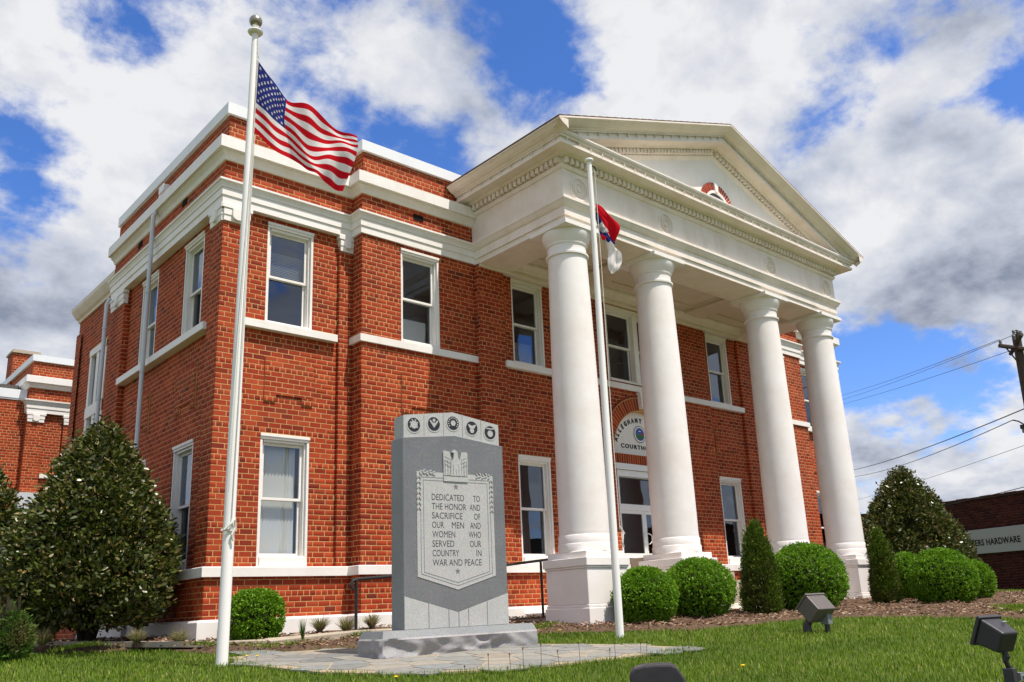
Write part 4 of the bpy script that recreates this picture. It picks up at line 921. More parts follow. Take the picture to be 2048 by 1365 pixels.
# cap of five blocks with service medallions, names below
cx0, cx1 = SX0+.028, SX1-.028; bl = [cx0, .648, .925, 1.205, 1.485, cx1]
ztop = lambda e: 3.475+(3.575-3.475)*(1-abs(e-CXm)/(cx1-CXm)) if True else 0
zbot = lambda e: 3.198+(.08)*(1-abs(e-CXm)/(SX1-CXm))
SERV = [('COAST', 'GUARD'), ('ARMY', ''), ('AIR', 'FORCE'), ('NAVY', ''), ('MARINE', 'CORPS')]
for k, (a, b) in enumerate(zip(bl[:-1], bl[1:])):
    poly = [(a+.0025, zbot(a)), (b-.0025, zbot(b)), (b-.0025, ztop(b)), (a+.0025, ztop(a))]
    if a < CXm < b: poly = [(a+.0025, zbot(a)), (CXm, zbot(CXm)), (b-.0025, zbot(b)), (b-.0025, ztop(b)), (CXm, ztop(CXm)), (a+.0025, ztop(a))]
    mb = MB(); q, v = slab(poly, SY0+.028, SY1-.028); mb.prism(q, v); cb = mb.build('cap_block', m_steel, mon)
    c = ((a+b)/2, (ztop((a+b)/2)+zbot((a+b)/2))/2+.01); yc = SY0+.028
    mb = MB()
    def dsc(r, y, th, mi, n=26, c=c, mb=mb): mb.prism([mp(c[0]+r*math.cos(t), y, c[1]+r*math.sin(t)) for t in np.linspace(0, 2*math.pi, n, endpoint=False)], -MN*th, mi)
    dsc(.105, yc, .004, 1); dsc(.085, yc-.004, .002, 0)
    if k == 0: dsc(.050, yc-.006, .003, 1, 8); [mb.prism([mp(c[0]+.062*math.cos(t+u), yc-.006, c[1]+.07*math.sin(t+u)) for u in (-.2, 0, .2)]+[mp(c[0]+.045*math.cos(t), yc-.006, c[1]+.045*math.sin(t))], -MN*.002, 1) for t in (0.5, 1.2, 2, 2.7, 3.6, 5.8)]
    if k == 1: [mb.prism([mp(c[0]+x*s_, yc-.006, c[1]+z) for x, z in ((0, -.05), (.06, .03), (.05, .05), (.015, .01), (0, .02))], -MN*.003, 1) for s_ in (-1, 1)]; dsc(.02, yc-.006, .003, 1, 10, (c[0], c[1]+.045))
    if k == 2: dsc(.038, yc-.006, .003, 1, 6); [dsc(.009, yc-.006, .002, 1, 6, (c[0]+.066*math.cos(t), c[1]+.066*math.sin(t))) for t in np.linspace(-.6, 3.74, 11)]
    if k == 3: [mb.prism([mp(c[0]+x*s_, yc-.006, c[1]+z) for x, z in ((0, -.01), (.03, -.01), (.065, .045), (.03, .04), (0, .025))], -MN*.003, 1) for s_ in (-1, 1)]; dsc(.034, yc-.006, .003, 1, 6, (c[0], c[1]-.035))
    if k == 4: dsc(.042, yc-.006, .003, 1, 14, (c[0], c[1]-.015)); [mb.prism([mp(c[0]+x*s_, yc-.006, c[1]+z) for x, z in ((0, .04), (.06, .045), (.055, .06), (0, .055))], -MN*.003, 1) for s_ in (-1, 1)]
    mb.build('service_medallion', [m_medal, m_steel], cb)
    mb = MB()
    for j, w_ in enumerate(SERV[k]):
        if w_: put_text(mb, w_, .05, mp(c[0], yf-.003, zbot(c[0])-.085-j*.052), ME, (0, 0, 1), -MN, cx=True, thick=.0008, scx=.85)
    mb.build('engraved_name', m_granite, mon)

# ================================================================ FLAGPOLES
def flagpole(b, lean, z1, r0, r1, label, ball=True):
    p = empty('flagpole', b, label=label, cat='flagpole', group='white flagpoles on the lawn')
    x, y, z = b; pts = [(x+lean*t, y, z-.1+(z1-z+.1)*t) for t in np.linspace(0, 1, 9)]
    rs = [r0 if t < .35 else r0+(r1-r0)*(t-.35)/.65 for t in np.linspace(0, 1, 9)]
    mb = MB(); mb.tube(pts, rs, 24); s = mb.build('pole_shaft', m_pole, p, smooth='auto')
    xt = x+lean
    if ball:
        mb = MB(); mb.lathe([(.03, z1), (.085, z1+.01), (.10, z1+.03), (.085, z1+.05), (.04, z1+.055), (.035, z1+.10), (.05, z1+.11), (.05, z1+.12)], (xt, y, 0), 24); mb.build('truck_cap', m_pole, p, smooth='auto')
        mb = MB(); n = 12; mb.lathe([(max(.002, .085*math.sin(math.pi*i/n)), z1+.20-.085*math.cos(math.pi*i/n)) for i in range(n+1)], (xt, y, 0), 24); mb.build('ball_finial', m_ball, p, smooth='auto')
    else:
        mb = MB(); mb.lathe([(r1, z1-.02), (.06, z1-.01), (.07, z1+.01), (.065, z1+.03), (.03, z1+.045)], (xt, y, 0), 20); mb.build('truck_cap', m_pole, p, smooth='auto')
        mb = MB(); mb.tube([(xt+.03, y-.03, z1-.08), (xt+.07, y-.05, z1-.10), (xt+.09, y-.06, z1-.16)], .012, 6); mb.build('pulley', m_black, p)
    return p
fp = flagpole((-1.04, -3.145, .70), .075, 8.72, .064, .040, 'taller white flagpole with a ball finial, in the grass at the left of the memorial')
f2 = flagpole((3.715, -4.66, .75), .055, 7.76, .054, .036, 'shorter white flagpole with no ball on top, in front of the leftmost column', ball=False)
mb = MB(); mb.tube([(-.95, -3.19, 8.62), (-.935, -3.21, 8.35)], .006, 5); mb.tube([(-.94, -3.2, 7.2), (-.985, -3.23, 5.0), (-1.03, -3.225, 2.3)], .006, 5)
mb.tube([(-1.08, -3.22, 2.6), (-1.04, -3.222, 4.5), (-.96, -3.21, 7.2), (-.93, -3.20, 8.5)], .005, 5); mb.build('halyard', m_rope, fp)
mb = MB(); mb.box(-1.15, -.97, -3.225, -3.205, 2.16, 2.185); mb.tube([(-1.12, -3.23, 2.17), (-1.05, -3.25, 2.24), (-1.0, -3.24, 2.30), (-.99, -3.23, 2.2), (-1.03, -3.24, 2.12), (-1.01, -3.24, 2.05)], .014, 6); mb.build('cleat', m_rope, fp)
mb = MB(); mb.tube([(3.80, -4.73, 7.6), (3.80, -4.73, 6.0), (3.79, -4.72, 3.6), (3.80, -4.72, 2.15)], .006, 5)
mb.tube([(3.79, -4.73, 2.2), (3.84, -4.74, 2.12), (3.80, -4.75, 1.98), (3.83, -4.74, 1.92)], .012, 5); mb.tube([(3.82, -4.74, 2.16), (3.87, -4.74, 2.1)], .01, 5); mb.tube([(3.66, -4.72, 7.5), (3.655, -4.72, 6.9), (3.69, -4.72, 6.3)], .006, 5); mb.build('halyard', m_rope, f2)

# ---- national flag, cloth surface through a control net
NET = np.array([[(-0.93, -3.185, 8.308), (-0.754, -3.324, 7.983), (-0.548, -3.26, 7.852), (-0.329, -3.457, 7.725), (-0.002, -3.448, 7.598), (0.288, -3.66, 7.407)],
 [(-0.934, -3.183, 7.723), (-0.8, -3.307, 7.522), (-0.556, -3.257, 7.447), (-0.329, -3.457, 7.146), (0.034, -3.461, 7.214), (0.283, -3.658, 7.136)],
 [(-0.939, -3.182, 7.254), (-0.699, -3.29, 7.029), (-0.401, -3.26, 6.963), (-0.239, -3.437, 6.795), (0.003, -3.397, 6.716), (0.151, -3.557, 6.614)]])
def cat(P, t):                                            # Catmull-Rom through rows of P
    n = len(P)-1; x = min(max(t*n, 0), n-1e-6); i = int(x); f = x-i; g = lambda k: P[min(max(k, 0), n)]
    a, b, c, d = g(i-1), g(i), g(i+1), g(i+2)
    if i == 0: a = 2*b-c
    if i == n-1: d = 2*c-b
    return .5*((2*b)+(-a+c)*f+(2*a-5*b+4*c-d)*f*f+(-a+3*b-3*c+d)*f**3)
def flagpt(u, v):
    rows = np.array([cat(NET[k], u) for k in range(3)]); p = cat(rows, v)
    w = .020*math.sin(u*17+v*5)*min(1, u*3)+.014*math.sin(u*31-v*9)*u+.03*math.sin(v*6.5+u*8)*u
    return Vector(p)+Vector((.34, .94, 0))*w*1.4+Vector((0, 0, .004*math.sin(u*40+v*14)*u))
CU = .40; mb = MB(); nu, nv = 60, 52
vs = [flagpt(i/nu, j/nv) for j in range(nv+1) for i in range(nu+1)]; fs = []; ms = []
for j in range(nv):
    for i in range(nu):
        fs.append((j*(nu+1)+i, j*(nu+1)+i+1, (j+1)*(nu+1)+i+1, (j+1)*(nu+1)+i)); st = int(j*13/nv)
        ms.append(2 if (i/nu < CU-1e-6 and st < 7) else (0 if st % 2 == 0 else 1))
mb.v = vs; mb.v = [tuple(p) for p in vs]; mb.f = fs; mb.m = ms
fl = empty('flag', (-.93, -3.19, 7.3), label='United States flag with stars and stripes blowing from the taller flagpole', cat='flag')
mb.build('flag_cloth', [m_fred, m_fwhite, m_fblue], fl, smooth=True, fixn=False)
mb = MB()
for r_ in range(9):
    for c_ in range(11):
        if (r_+c_) % 2: continue
        u0 = CU*(c_+1)/12; v0 = 7/13*(r_+1)/10
        for sd in (1, -1):
            q = []
            for k in range(10):
                rr_ = .027 if k % 2 == 0 else .011; u = u0+rr_*math.sin(k*math.pi/5)*.66; v = v0-rr_*math.cos(k*math.pi/5)*1.0
                a = flagpt(u, v); nn = (flagpt(u+.01, v)-a).cross(flagpt(u, v+.01)-a).normalized(); q.append(a+nn*.003*sd)
            ctr = sum(q, Vector())/10; mb.add([tuple(ctr)]+[tuple(x) for x in q], [(0, k+1, (k+1) % 10+1) for k in range(10)])
mb.build('stars', m_fwhite, fl, fixn=False)
mb = MB(); mb.tube([flagpt(0, t)+Vector((-.012, 0, 0)) for t in np.linspace(0, 1, 9)], .012, 6); mb.build('hoist_hem', m_fwhite, fl)

# ---- state flag, limp and twisted
b2 = Vector((3.76, -4.66, 0)); a2 = R(-35); D2 = Vector((math.cos(a2), math.sin(a2), 0)); N2 = Vector((-D2.y, D2.x, 0))
nf = empty('flag', (3.8, -4.7, 6.3), label='crumpled red, white and blue state flag hanging limp from the shorter flagpole', cat='flag')
def patch(name, A, B, m, amp, depth, seed):             # ruled between two outlines A and B, rumpled
    A = np.array(A); B = np.array(B); nu, nv = 26, 18; vs = []
    for i in range(nu+1):
        a = cat(A, i/nu); b = cat(B, i/nu)
        for j in range(nv+1):
            t = j/nv; p = a*(1-t)+b*t; w = amp*math.sin(t*9+seed+i*.22)+amp*.6*math.sin(t*4-i*.35+seed*2)+depth*t
            q = b2+D2*(p[0]-.03)+N2*w; vs.append((q.x, q.y, p[1]))
    mb = MB(); mb.add(vs, [(i*(nv+1)+j, (i+1)*(nv+1)+j, (i+1)*(nv+1)+j+1, i*(nv+1)+j+1) for i in range(nu) for j in range(nv)]); mb.build(name, m, nf, smooth=True, fixn=False)
patch('red_field', [(.097, 7.05), (.10, 6.90), (.206, 6.655), (.315, 6.425)], [(.097, 7.043), (.25, 6.90), (.445, 6.694), (.35, 6.43)], m_fred, .03, .0, 1)
patch('blue_field', [(.085, 6.90), (.085, 6.72), (.12, 6.54), (.22, 6.43)], [(.10, 6.90), (.18, 6.70), (.27, 6.52), (.345, 6.37)], m_fblue, .02, -.02, 2)
patch('white_emblem', [(.085, 6.70), (.12, 6.62), (.17, 6.56)], [(.16, 6.72), (.21, 6.64), (.25, 6.56)], m_fwhite, .012, -.05, 3)
patch('red_corner', [(.12, 6.55), (.16, 6.44)], [(.16, 6.51), (.21, 6.46)], m_fred, .01, -.05, 4)
patch('white_field', [(.176, 6.50), (.233, 6.30), (.209, 6.05), (.245, 5.91)], [(.32, 6.385), (.41, 6.25), (.426, 6.10), (.37, 5.96)], m_fwhite, .03, .0, 5)

# ================================================================ RAIL, LAMPS
def rail(name, posts, pts, r, label):
    e = empty(name, posts[0][0], label=label, cat='handrail', group='black iron handrails at the entrance')
    mb = MB(); mb.tube(pts, r, 10); mb.build('top_rail', m_black, e, smooth='auto')
    for p, zt in posts: mb = MB(); mb.tube([p, (p[0], p[1], zt)], r*.95, 10); mb.build('post', m_black, e, smooth='auto')
rail('handrail', [((1.62, -1.5, .9), 1.69), ((5.33, -1.45, .95), 1.985)], [(1.56, -1.52, 1.55), (1.53, -1.51, 1.62), (1.56, -1.5, 1.68), (1.65, -1.5, 1.70), (3.2, -1.5, 1.80), (4.5, -1.5, 1.90), (5.45, -1.5, 1.99)], .024, 'black iron handrail running behind the granite memorial towards the leftmost column')
rail('handrail', [((10.80, -2.93, 1.0), 1.54), ((10.42, -2.70, 1.0), 1.90)], [(10.86, -2.96, 1.47), (10.80, -2.93, 1.54), (10.42, -2.70, 1.90), (10.34, -2.66, 1.92)], .024, 'sloping black handrail seen between the nearer arborvitae and the largest round boxwood')

def lampbox(name, c, fwd, up, w, h, dp, taper, label, m, bodyname='housing', stem=None):
    """flood light: tapered box whose wide front flange looks along fwd"""
    f_ = Vector(fwd).normalized(); s_ = f_.cross(Vector(up)).normalized(); u_ = s_.cross(f_).normalized(); c = Vector(c)
    e = empty(name, (c.x, c.y, float(G(c.x, c.y))), label=label, cat='flood light', group='flood lights set in the lawn')
    def q(a, b, z): return tuple(c+f_*a+s_*b+u_*z)
    mb = MB(); vs = [q(dp/2, sx*w/2, sz*h/2) for sx, sz in ((-1, -1), (1, -1), (1, 1), (-1, 1))]+[q(-dp/2, sx*w/2*taper, sz*h/2*taper) for sx, sz in ((-1, -1), (1, -1), (1, 1), (-1, 1))]
    mb.add(vs, [(0, 1, 2, 3), (7, 6, 5, 4), (0, 4, 5, 1), (1, 5, 6, 2), (2, 6, 7, 3), (3, 7, 4, 0)]); mb.build(bodyname, m, e, bevel=.012)
    mb = MB(); vs = [q(a, sx*(w/2+.012), sz*(h/2+.012)) for a in (dp/2-.005, dp/2+.022) for sx, sz in ((-1, -1), (1, -1), (1, 1), (-1, 1))]
    mb.add(vs, [(3, 2, 1, 0), (4, 5, 6, 7), (0, 1, 5, 4), (1, 2, 6, 5), (2, 3, 7, 6), (3, 0, 4, 7)]); mb.build('door_frame', m, e, bevel=.004)
    mb = MB(); mb.add([q(dp/2+.024, sx*(w/2-.015), sz*(h/2-.015)) for sx, sz in ((-1, -1), (1, -1), (1, 1), (-1, 1))], [(0, 1, 2, 3)]); mb.build('lens', m_lens, e, fixn=False)
    return e, q
# taupe flood light in the middle of the lawn
e1, q1 = lampbox('flood_light', (5.45, -6.56, 1.00), (.10, .68, .70), (0, 0, 1), .36, .25, .25, .97, 'taupe flood light on a junction box, in the grass before the largest round boxwood', m_taupe)
mb = MB(); mb.box(5.49, 5.60, -6.68, -6.57, .80, .945); mb.build('junction_box', m_box, e1, bevel=.006)
mb = MB(); mb.tube([(5.55, -6.62, .62), (5.55, -6.62, .80)], .034, 12); mb.build('conduit', m_bronze, e1)
mb = MB(); mb.tube([(5.40, -6.42, .62), (5.40, -6.42, .80), (5.44, -6.48, .93)], [.065, .055, .045], 12); mb.box(5.33, 5.47, -6.49, -6.35, .66, .70); mb.tube([(5.43, -6.5, .86), (5.54, -6.6, .88)], .03, 10); mb.build('mounting_arm', m_bronze, e1)
# dark flood light at the right edge
e2, q2 = lampbox('flood_light', (1.035, -10.405, .85), (.25, .74, .40), (0, 0, 1), .182, .175, .165, .80, 'dark bronze flood light with a scratched top on a short knuckle stem, at the right', m_bronze)
mb = MB(); mb.tube([(1.03, -10.43, .77), (1.037, -10.435, .725), (1.03, -10.43, .70), (1.04, -10.44, .65)], [.018, .024, .018, .016], 10); mb.build('knuckle', m_black, e2)
mb = MB(); mb.box(1.0, 1.07, -10.475, -10.41, .44, .655); mb.build('junction_box', m_bronze, e2, bevel=.004)
mb = MB(); mb.box(1.071, 1.13, -10.49, -10.46, .575, .625); mb.tube([(1.105, -10.49, .60), (1.105, -10.505, .60)], .012, 10); mb.build('photocell_bracket', m_box, e2)
mb = MB(); cpt = Vector(q2(0.0, 0.03, .10))
for k in range(5): mb.tube([tuple(cpt+Vector((.01*k-.02, .006*k, .0035))), tuple(cpt+Vector((.01*k+.012, .006*k-.012, .0035)))], .0022, 5)
mb.build('scratches', m_sign, e2)
# lamp at the bottom edge
e3 = empty('flood_light', (-.62, -8.9, .5), label='dark brown flood light with a rounded top, cut off by the bottom of the photo', cat='flood light', group='flood lights set in the lawn')
f_ = Vector((.75, .66, 0)); s_ = Vector((.66, -.75, 0)); c3 = Vector((-.615, -8.905, 0)); mb = MB(); pr = []
for b_, z_ in ((-.175, .55), (-.175, .715), (-.165, .745), (-.14, .765), (-.08, .778), (0, .782), (.09, .780), (.125, .765), (.165, .70), (.20, .62), (.20, .55)): pr.append(c3+s_*b_+Vector((0, 0, z_))-f_*.12)
mb.prism([tuple(p) for p in pr], f_*.26); mb.build('housing', m_bronze, e3, bevel=.012)
mb = MB(); mb.tube([(-.615, -8.905, .35), (-.615, -8.905, .56)], .03, 10); mb.build('stem', m_bronze, e3)
# small grey outlet box on the foundation
o = empty('outlet_box', (.31, -.2, 1.1), label='small clear outlet cover on the white foundation beside the tall flagpole', cat='outlet'); 
mb = MB(); mb.box(.17, .28, -.20, -.142, .98, 1.16); mb.build('cover', m_box, o, bevel=.01); mb = MB(); mb.box(.19, .26, -.19, -.142, .90, .979); mb.build('outlet_body', m_box, o)

# ================================================================ STREET BACKGROUND
hw = empty('hardware_store', (30, 0, .8), label='dark brown brick hardware store with a white signboard, beyond the trees', cat='store')
A = Vector((24.515, -3.06, 0)); ee = Vector((.27, .963, 0)).normalized()
HF = Frame((A.x, A.y), (-ee.x, -ee.y), (-ee.y, ee.x))      # u runs to the viewer's right, u = 0 at the sign's end
hb = MB(); hm = MB(); V = []; Fc = []
hm.obb(HF, -16, 14, -8, -.012, -.5, 4.0); hm.build('mortar_wall', m_dmortar, hw)
for k in range(8, 48):
    z = k*.085; w = .206; u = -15+(w/2 if k % 2 else 0)
    while u < 8:
        n = len(V); V += [HF.p(u+w/2+x, -.012+y, z+.042+zz) for x, y, zz in brick_vs(w-.012, .073, .012)]; Fc += [[q+n for q in f] for f in BF]; u += w
npmesh('brickwork', np.array(V), np.array(Fc), m_dbrick, hw, kind='stuff')
mb = MB(); mb.obb(HF, -16, 14, -.35, .03, 3.99, 4.03); mb.build('parapet_wall', m_dmortar, hw)
tile = None; mtile = mat('red_brown_clay_tile', (.10, .03, .025), .7, .3)
for i in range(30):
    b_ = MB(); u = -9+i*.44; b_.obb(HF, u, u+.42, -.32, .06, 4.031, 4.07+.012*(i % 2)); b_.build('coping_tile', mtile, hw, bevel=.01)
mb = MB(); mb.obb(HF, -2.75, 2.2, -.012, .10, 2.25, 3.02); sb = mb.build('signboard', m_sign, hw, bevel=.01)
mb = MB(); put_text(mb, 'FARMERS HARDWARE', .275, HF.p(-2.47, .101, 2.51), HF.U, (0, 0, 1), HF.N, width=2.13, thick=.006, off=.006, space=1.05); mb.build('sign_lettering', m_signtxt, sb)

# utility pole with crossarms, and its lines
up = empty('utility_pole', (23.0, -4.15, .8), label='weathered wooden utility pole with crossarms and insulators at the right edge', cat='utility pole')
mb = MB(); mb.tube([(23.4, -3.93, -.3), (22.94, -4.18, 7.15), (22.85, -4.23, 8.55)], [.19, .13, .12], 12); mb.build('pole_shaft', m_woodpole, up, smooth='auto')
mb = MB(); mb.tube([(22.25, -3.90, 8.18), (23.2, -4.75, 7.95)], .065, 6); mb.build('crossarm', m_woodpole, up)
mb = MB(); mb.tube([(22.48, -4.5, 8.42), (23.1, -3.9, 8.05)], .06, 6); mb.build('crossarm', m_woodpole, up)
mb = MB(); mb.tube([(22.42, -4.03, 8.1), (22.88, -4.2, 7.55)], .022, 6); mb.build('brace', m_woodpole, up)
for p in ((22.29, -3.94, 8.25), (22.52, -4.46, 8.44), (22.62, -4.24, 8.38), (22.78, -4.20, 8.58), (22.9, -4.26, 8.6)):
    mb = MB(); mb.lathe([(.02, -.06), (.045, -.02), (.03, 0), (.055, .03), (.03, .05), (.05, .08), (.02, .12)], p, 10); mb.build('insulator', m_box, up, smooth='auto')
def cable(a, b, sag, r, label):
    a, b = Vector(a), Vector(b)
    if b.x > 50: b = a+(b-a)*1.14
    pts = [a+(b-a)*t-Vector((0, 0, sag*4*t*(1-t))) for t in np.linspace(0, 1, 25)]
    mb = MB(); mb.tube(pts, r, 5); o = mb.build('overhead_cable', m_wire, None, label=label, cat='cable', group='overhead cables to the utility pole')
cable((22.29, -3.94, 8.37), (50.5, 15.63, 14.6), .12, .009, 'topmost overhead cable, running left from the insulators of the utility pole')
cable((22.52, -4.46, 8.5), (50.5, 15.5, 14.3), .12, .009, 'second overhead cable, just under the topmost one')
cable((22.5, -4.09, 8.01), (50.6, 15.7, 14.0), .10, .009, 'third overhead cable, fixed below the crossarms of the utility pole')
cable((23.2, -4.4, 6.45), (51.7, 16.3, 9.6), .25, .019, 'thick bundled overhead cable over the cloud bank at the right')
cable((22.85, -3.68, 6.0), (51.8, 16.4, 9.2), .35, .014, 'overhead cable right below the thick bundled one, ending at the small lamp')
cable((23.3, -3.9, 5.3), (52, 16.6, 7.5), .1, .008, 'thin faint overhead cable between the bundled pair and the store roof')
cable((24.2, -4.1, 4.25), (23.2, 3.8, 3.4), .1, .012, 'low cable drawn above the roof line of the brown brick store')
fpz = empty('utility_pole', (55.3, 18.5, 1.0), label='distant utility pole hidden behind the courthouse, where the overhead cables end', cat='utility pole')
mb = MB(); mb.tube([(54.9, 18.6, -.5), (54.9, 18.6, 15.9)], [.2, .14], 10); mb.build('pole_shaft', m_woodpole, fpz)
mb = MB(); mb.box(53.9, 55.9, 18.5, 18.65, 15.1, 15.25); mb.build('crossarm', m_woodpole, fpz)
sl_ = empty('street_lamp', (23.3, -4.0, 5.7), label='small dark lamp box hanging at the right edge below the cables', cat='lamp')
mb = MB(); mb.box(22.98, 23.3, -4.1, -3.8, 5.72, 5.84); mb.build('lamp_housing', m_bronze, sl_); mb = MB(); mb.box(23.0, 23.25, -4.05, -3.83, 5.60, 5.719); mb.build('lens', m_box, sl_); mb = MB(); mb.tube([(22.85, -3.68, 6.0), (22.95, -3.8, 5.95), (23.1, -3.9, 5.84)], .02, 6); mb.build('bracket', m_bronze, sl_)

# ================================================================ VEGETATION
def leaves(C_, Dr, Ln, Wd, bend=.15, oval=False):
    """kite leaves: centres (n,3), directions (n,3), lengths, widths -> verts, faces"""
    n = len(C_); r = rng.normal(size=(n, 3)); Sd = np.cross(Dr, r); Sd /= np.linalg.norm(Sd, axis=1)[:, None]+1e-9; Up = np.cross(Sd, Dr)
    L1 = Ln[:, None]; W1 = Wd[:, None]
    if oval:
        q = [C_, C_+Dr*L1*.28+Sd*W1*.42+Up*L1*bend*.6, C_+Dr*L1*.68+Sd*W1*.46+Up*L1*bend*.8, C_+Dr*L1, C_+Dr*L1*.68-Sd*W1*.46+Up*L1*bend*.8, C_+Dr*L1*.28-Sd*W1*.42+Up*L1*bend*.6]
        V = np.stack(q, 1).reshape(-1, 3); i = np.arange(n)*6; return V, np.stack([i+k for k in range(6)], 1)
    a = C_; b = C_+Dr*L1*.45+Sd*W1*.5+Up*L1*bend; c = C_+Dr*L1; d = C_+Dr*L1*.45-Sd*W1*.5+Up*L1*bend
    V = np.stack([a, b, c, d], 1).reshape(-1, 3); i = np.arange(n)*4; return V, np.stack([i, i+1, i+2, i+3], 1)
def unit(a): return a/(np.linalg.norm(a, axis=-1, keepdims=True)+1e-9)
def lump(d, seed, k=3.0):
    r = np.random.default_rng(seed); s_ = 0
    for i in range(7):
        w = r.normal(size=3)*k*(1+.5*i); s_ = s_+np.sin(d@w+r.uniform(0, 6))/(1+.5*i)
    return s_/3.2
def boxwood(x, y, rx, h, label, seed, n=13000, zoff=.0, rag=.05, flat=.0):
    z0 = float(bed_z(x, y))+zoff-.06*h; e = empty('boxwood', (x, y, z0), label=label, cat='bush', group='clipped round boxwoods along the courthouse'); r = np.random.default_rng(seed)
    per = 9; nc = n//per; d = unit(r.normal(size=(nc, 3))); d[:, 2] = np.where(d[:, 2] < -.85, -d[:, 2], d[:, 2]); rr = (1+rag*lump(d, seed)+.02*lump(d*2.2, seed+50))*np.where(r.random(nc) < .8, r.uniform(.93, 1.01, nc), r.uniform(.72, .93, nc))
    sc = np.array([rx, rx, h/2*1.04]); q = np.sign(d)*np.abs(d)**(1-flat) if flat else d
    P0 = q*rr[:, None]*sc+np.array([0, 0, h/2]); ax = np.repeat(unit(d+r.normal(size=(nc, 3))*.35+np.array([0, 0, .3])), per, 0)
    P_ = np.repeat(P0, per, 0)+ax*r.uniform(-.03, .03, (nc*per, 1))+r.normal(size=(nc*per, 3))*.010; dr = unit(ax+r.normal(size=(nc*per, 3))*.8); m_ = len(P_)
    V, F = leaves(P_, dr, r.uniform(.024, .042, m_), r.uniform(.016, .026, m_)); V += np.array([x, y, z0]); npmesh('foliage', V, F, m_box_leaf, e)
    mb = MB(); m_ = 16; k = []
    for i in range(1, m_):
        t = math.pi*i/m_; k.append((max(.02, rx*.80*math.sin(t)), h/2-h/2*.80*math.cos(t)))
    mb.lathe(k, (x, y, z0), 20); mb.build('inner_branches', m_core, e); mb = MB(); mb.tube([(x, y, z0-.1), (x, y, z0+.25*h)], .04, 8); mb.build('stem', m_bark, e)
BW = 'round bright green boxwood '
boxwood(.45, -.75, .345, .68, 'small squarish green boxwood under the ground floor window, right of the tall flagpole', 3, 18700, flat=.25)
boxwood(5.62, -3.52, .49, .86, BW+'nearest the shorter flagpole', 4, 25500, zoff=.01)
boxwood(6.95, -3.55, .60, .95, BW+'second from the left in the portico row, before the second column', 5, 28900, zoff=.02)
boxwood(9.40, -4.12, .70, 1.22, BW+'behind the taupe flood light, the largest between the two arborvitae', 6, 35700, zoff=-.03)
boxwood(13.6, -4.05, .34, 1.0, BW+'just right of the farther arborvitae, left of the widest mound', 7, 13600)
boxwood(12.28, -5.33, .61, 1.05, BW+'widest mound at the right, before the magnolia tree', 8, 30600)
boxwood(13.75, -5.35, .36, .74, BW+'small one at the far right end, beside the brown store wall', 9, 13600)

def tree(name, x, y, z0, h, prof, rmax, n_cl, per, lf, lfw, m, label, cat_, group, seed, trunk=.05, base=.28, core=.66, upw=.35, rag=.15):
    e = empty(name, (x, y, z0), label=label, cat=cat_, group=group); r = np.random.default_rng(seed)
    ts = np.array([p[0] for p in prof]); rs_ = np.array([p[1] for p in prof])
    w = np.interp(np.linspace(0, 1, 200), ts, rs_)+.03; cdf = np.cumsum(w)/w.sum()
    t = np.interp(r.random(n_cl), cdf, np.linspace(0, 1, 200)); a = r.uniform(0, 2*np.pi, n_cl)
    R_ = np.interp(t, ts, rs_)*rmax; dd = np.stack([np.cos(a), np.sin(a), t*3-1.5], 1)
    R_ = R_*(1+rag*lump(dd, seed, 2.6))*np.where(r.random(n_cl) < .72, r.uniform(.86, 1.02, n_cl), r.uniform(.5, .9, n_cl))
    P0 = np.stack([R_*np.cos(a), R_*np.sin(a), base+t*(h-base)], 1); out = np.stack([np.cos(a), np.sin(a), np.full(n_cl, upw)], 1)
    C_ = np.repeat(P0, per, 0)+r.normal(size=(n_cl*per, 3))*lf*.55; D_ = unit(np.repeat(out, per, 0)+r.normal(size=(n_cl*per, 3))*.75)
    n = len(C_); V, F = leaves(C_, D_, r.uniform(.7, 1.25, n)*lf, r.uniform(.75, 1.2, n)*lfw, .12, oval=lf > .07); V += np.array([x, y, z0]); npmesh('crown', V, F, m, e)
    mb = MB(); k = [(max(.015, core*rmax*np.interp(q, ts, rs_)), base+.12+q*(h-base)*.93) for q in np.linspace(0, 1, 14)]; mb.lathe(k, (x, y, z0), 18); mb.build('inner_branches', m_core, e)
    mb = MB(); mb.tube([(x, y, z0-.15), (x+.02, y, z0+h*.3), (x, y+.02, z0+h*.8)], [trunk, trunk*.8, trunk*.2], 10); mb.build('trunk', m_bark, e)
    for q in range(5):
        aa = q*1.3+seed; mb = MB(); mb.tube([(x+.03*math.cos(aa), y+.03*math.sin(aa), z0-.05), (x+.12*math.cos(aa), y+.12*math.sin(aa), z0+.25), (x+.45*rmax*math.cos(aa), y+.45*rmax*math.sin(aa), z0+.75)], [trunk*.6, trunk*.5, .01], 7); mb.build('limb', m_bark, e)
MAG = [(0, .62), (.06, .86), (.18, 1.0), (.32, .96), (.48, .83), (.62, .66), (.76, .47), (.88, .29), (.96, .15), (1, .03)]
GM = 'broad-leaved evergreen magnolias around the courthouse'
tree('magnolia_tree', -1.22, 1.15, .93, 3.25, MAG, 1.17, 3300, 11, .088, .036, m_holly, 'large cone shaped magnolia with glossy dark leaves at the left face of the courthouse', 'tree', GM, 21, .09, .30)
tree('magnolia_tree', -2.35, 3.3, .95, 2.85, MAG, 1.08, 2000, 11, .088, .036, m_holly, 'magnolia cut off by the left edge of the photo, behind the larger one', 'tree', GM, 22, .08, .2)
tree('magnolia_tree', 15.2, -3.5, 1.0, 2.98, MAG, 1.20, 3300, 11, .088, .036, m_holly, 'magnolia standing right of the courthouse, before the brown store', 'tree', GM, 23, .09, .2)
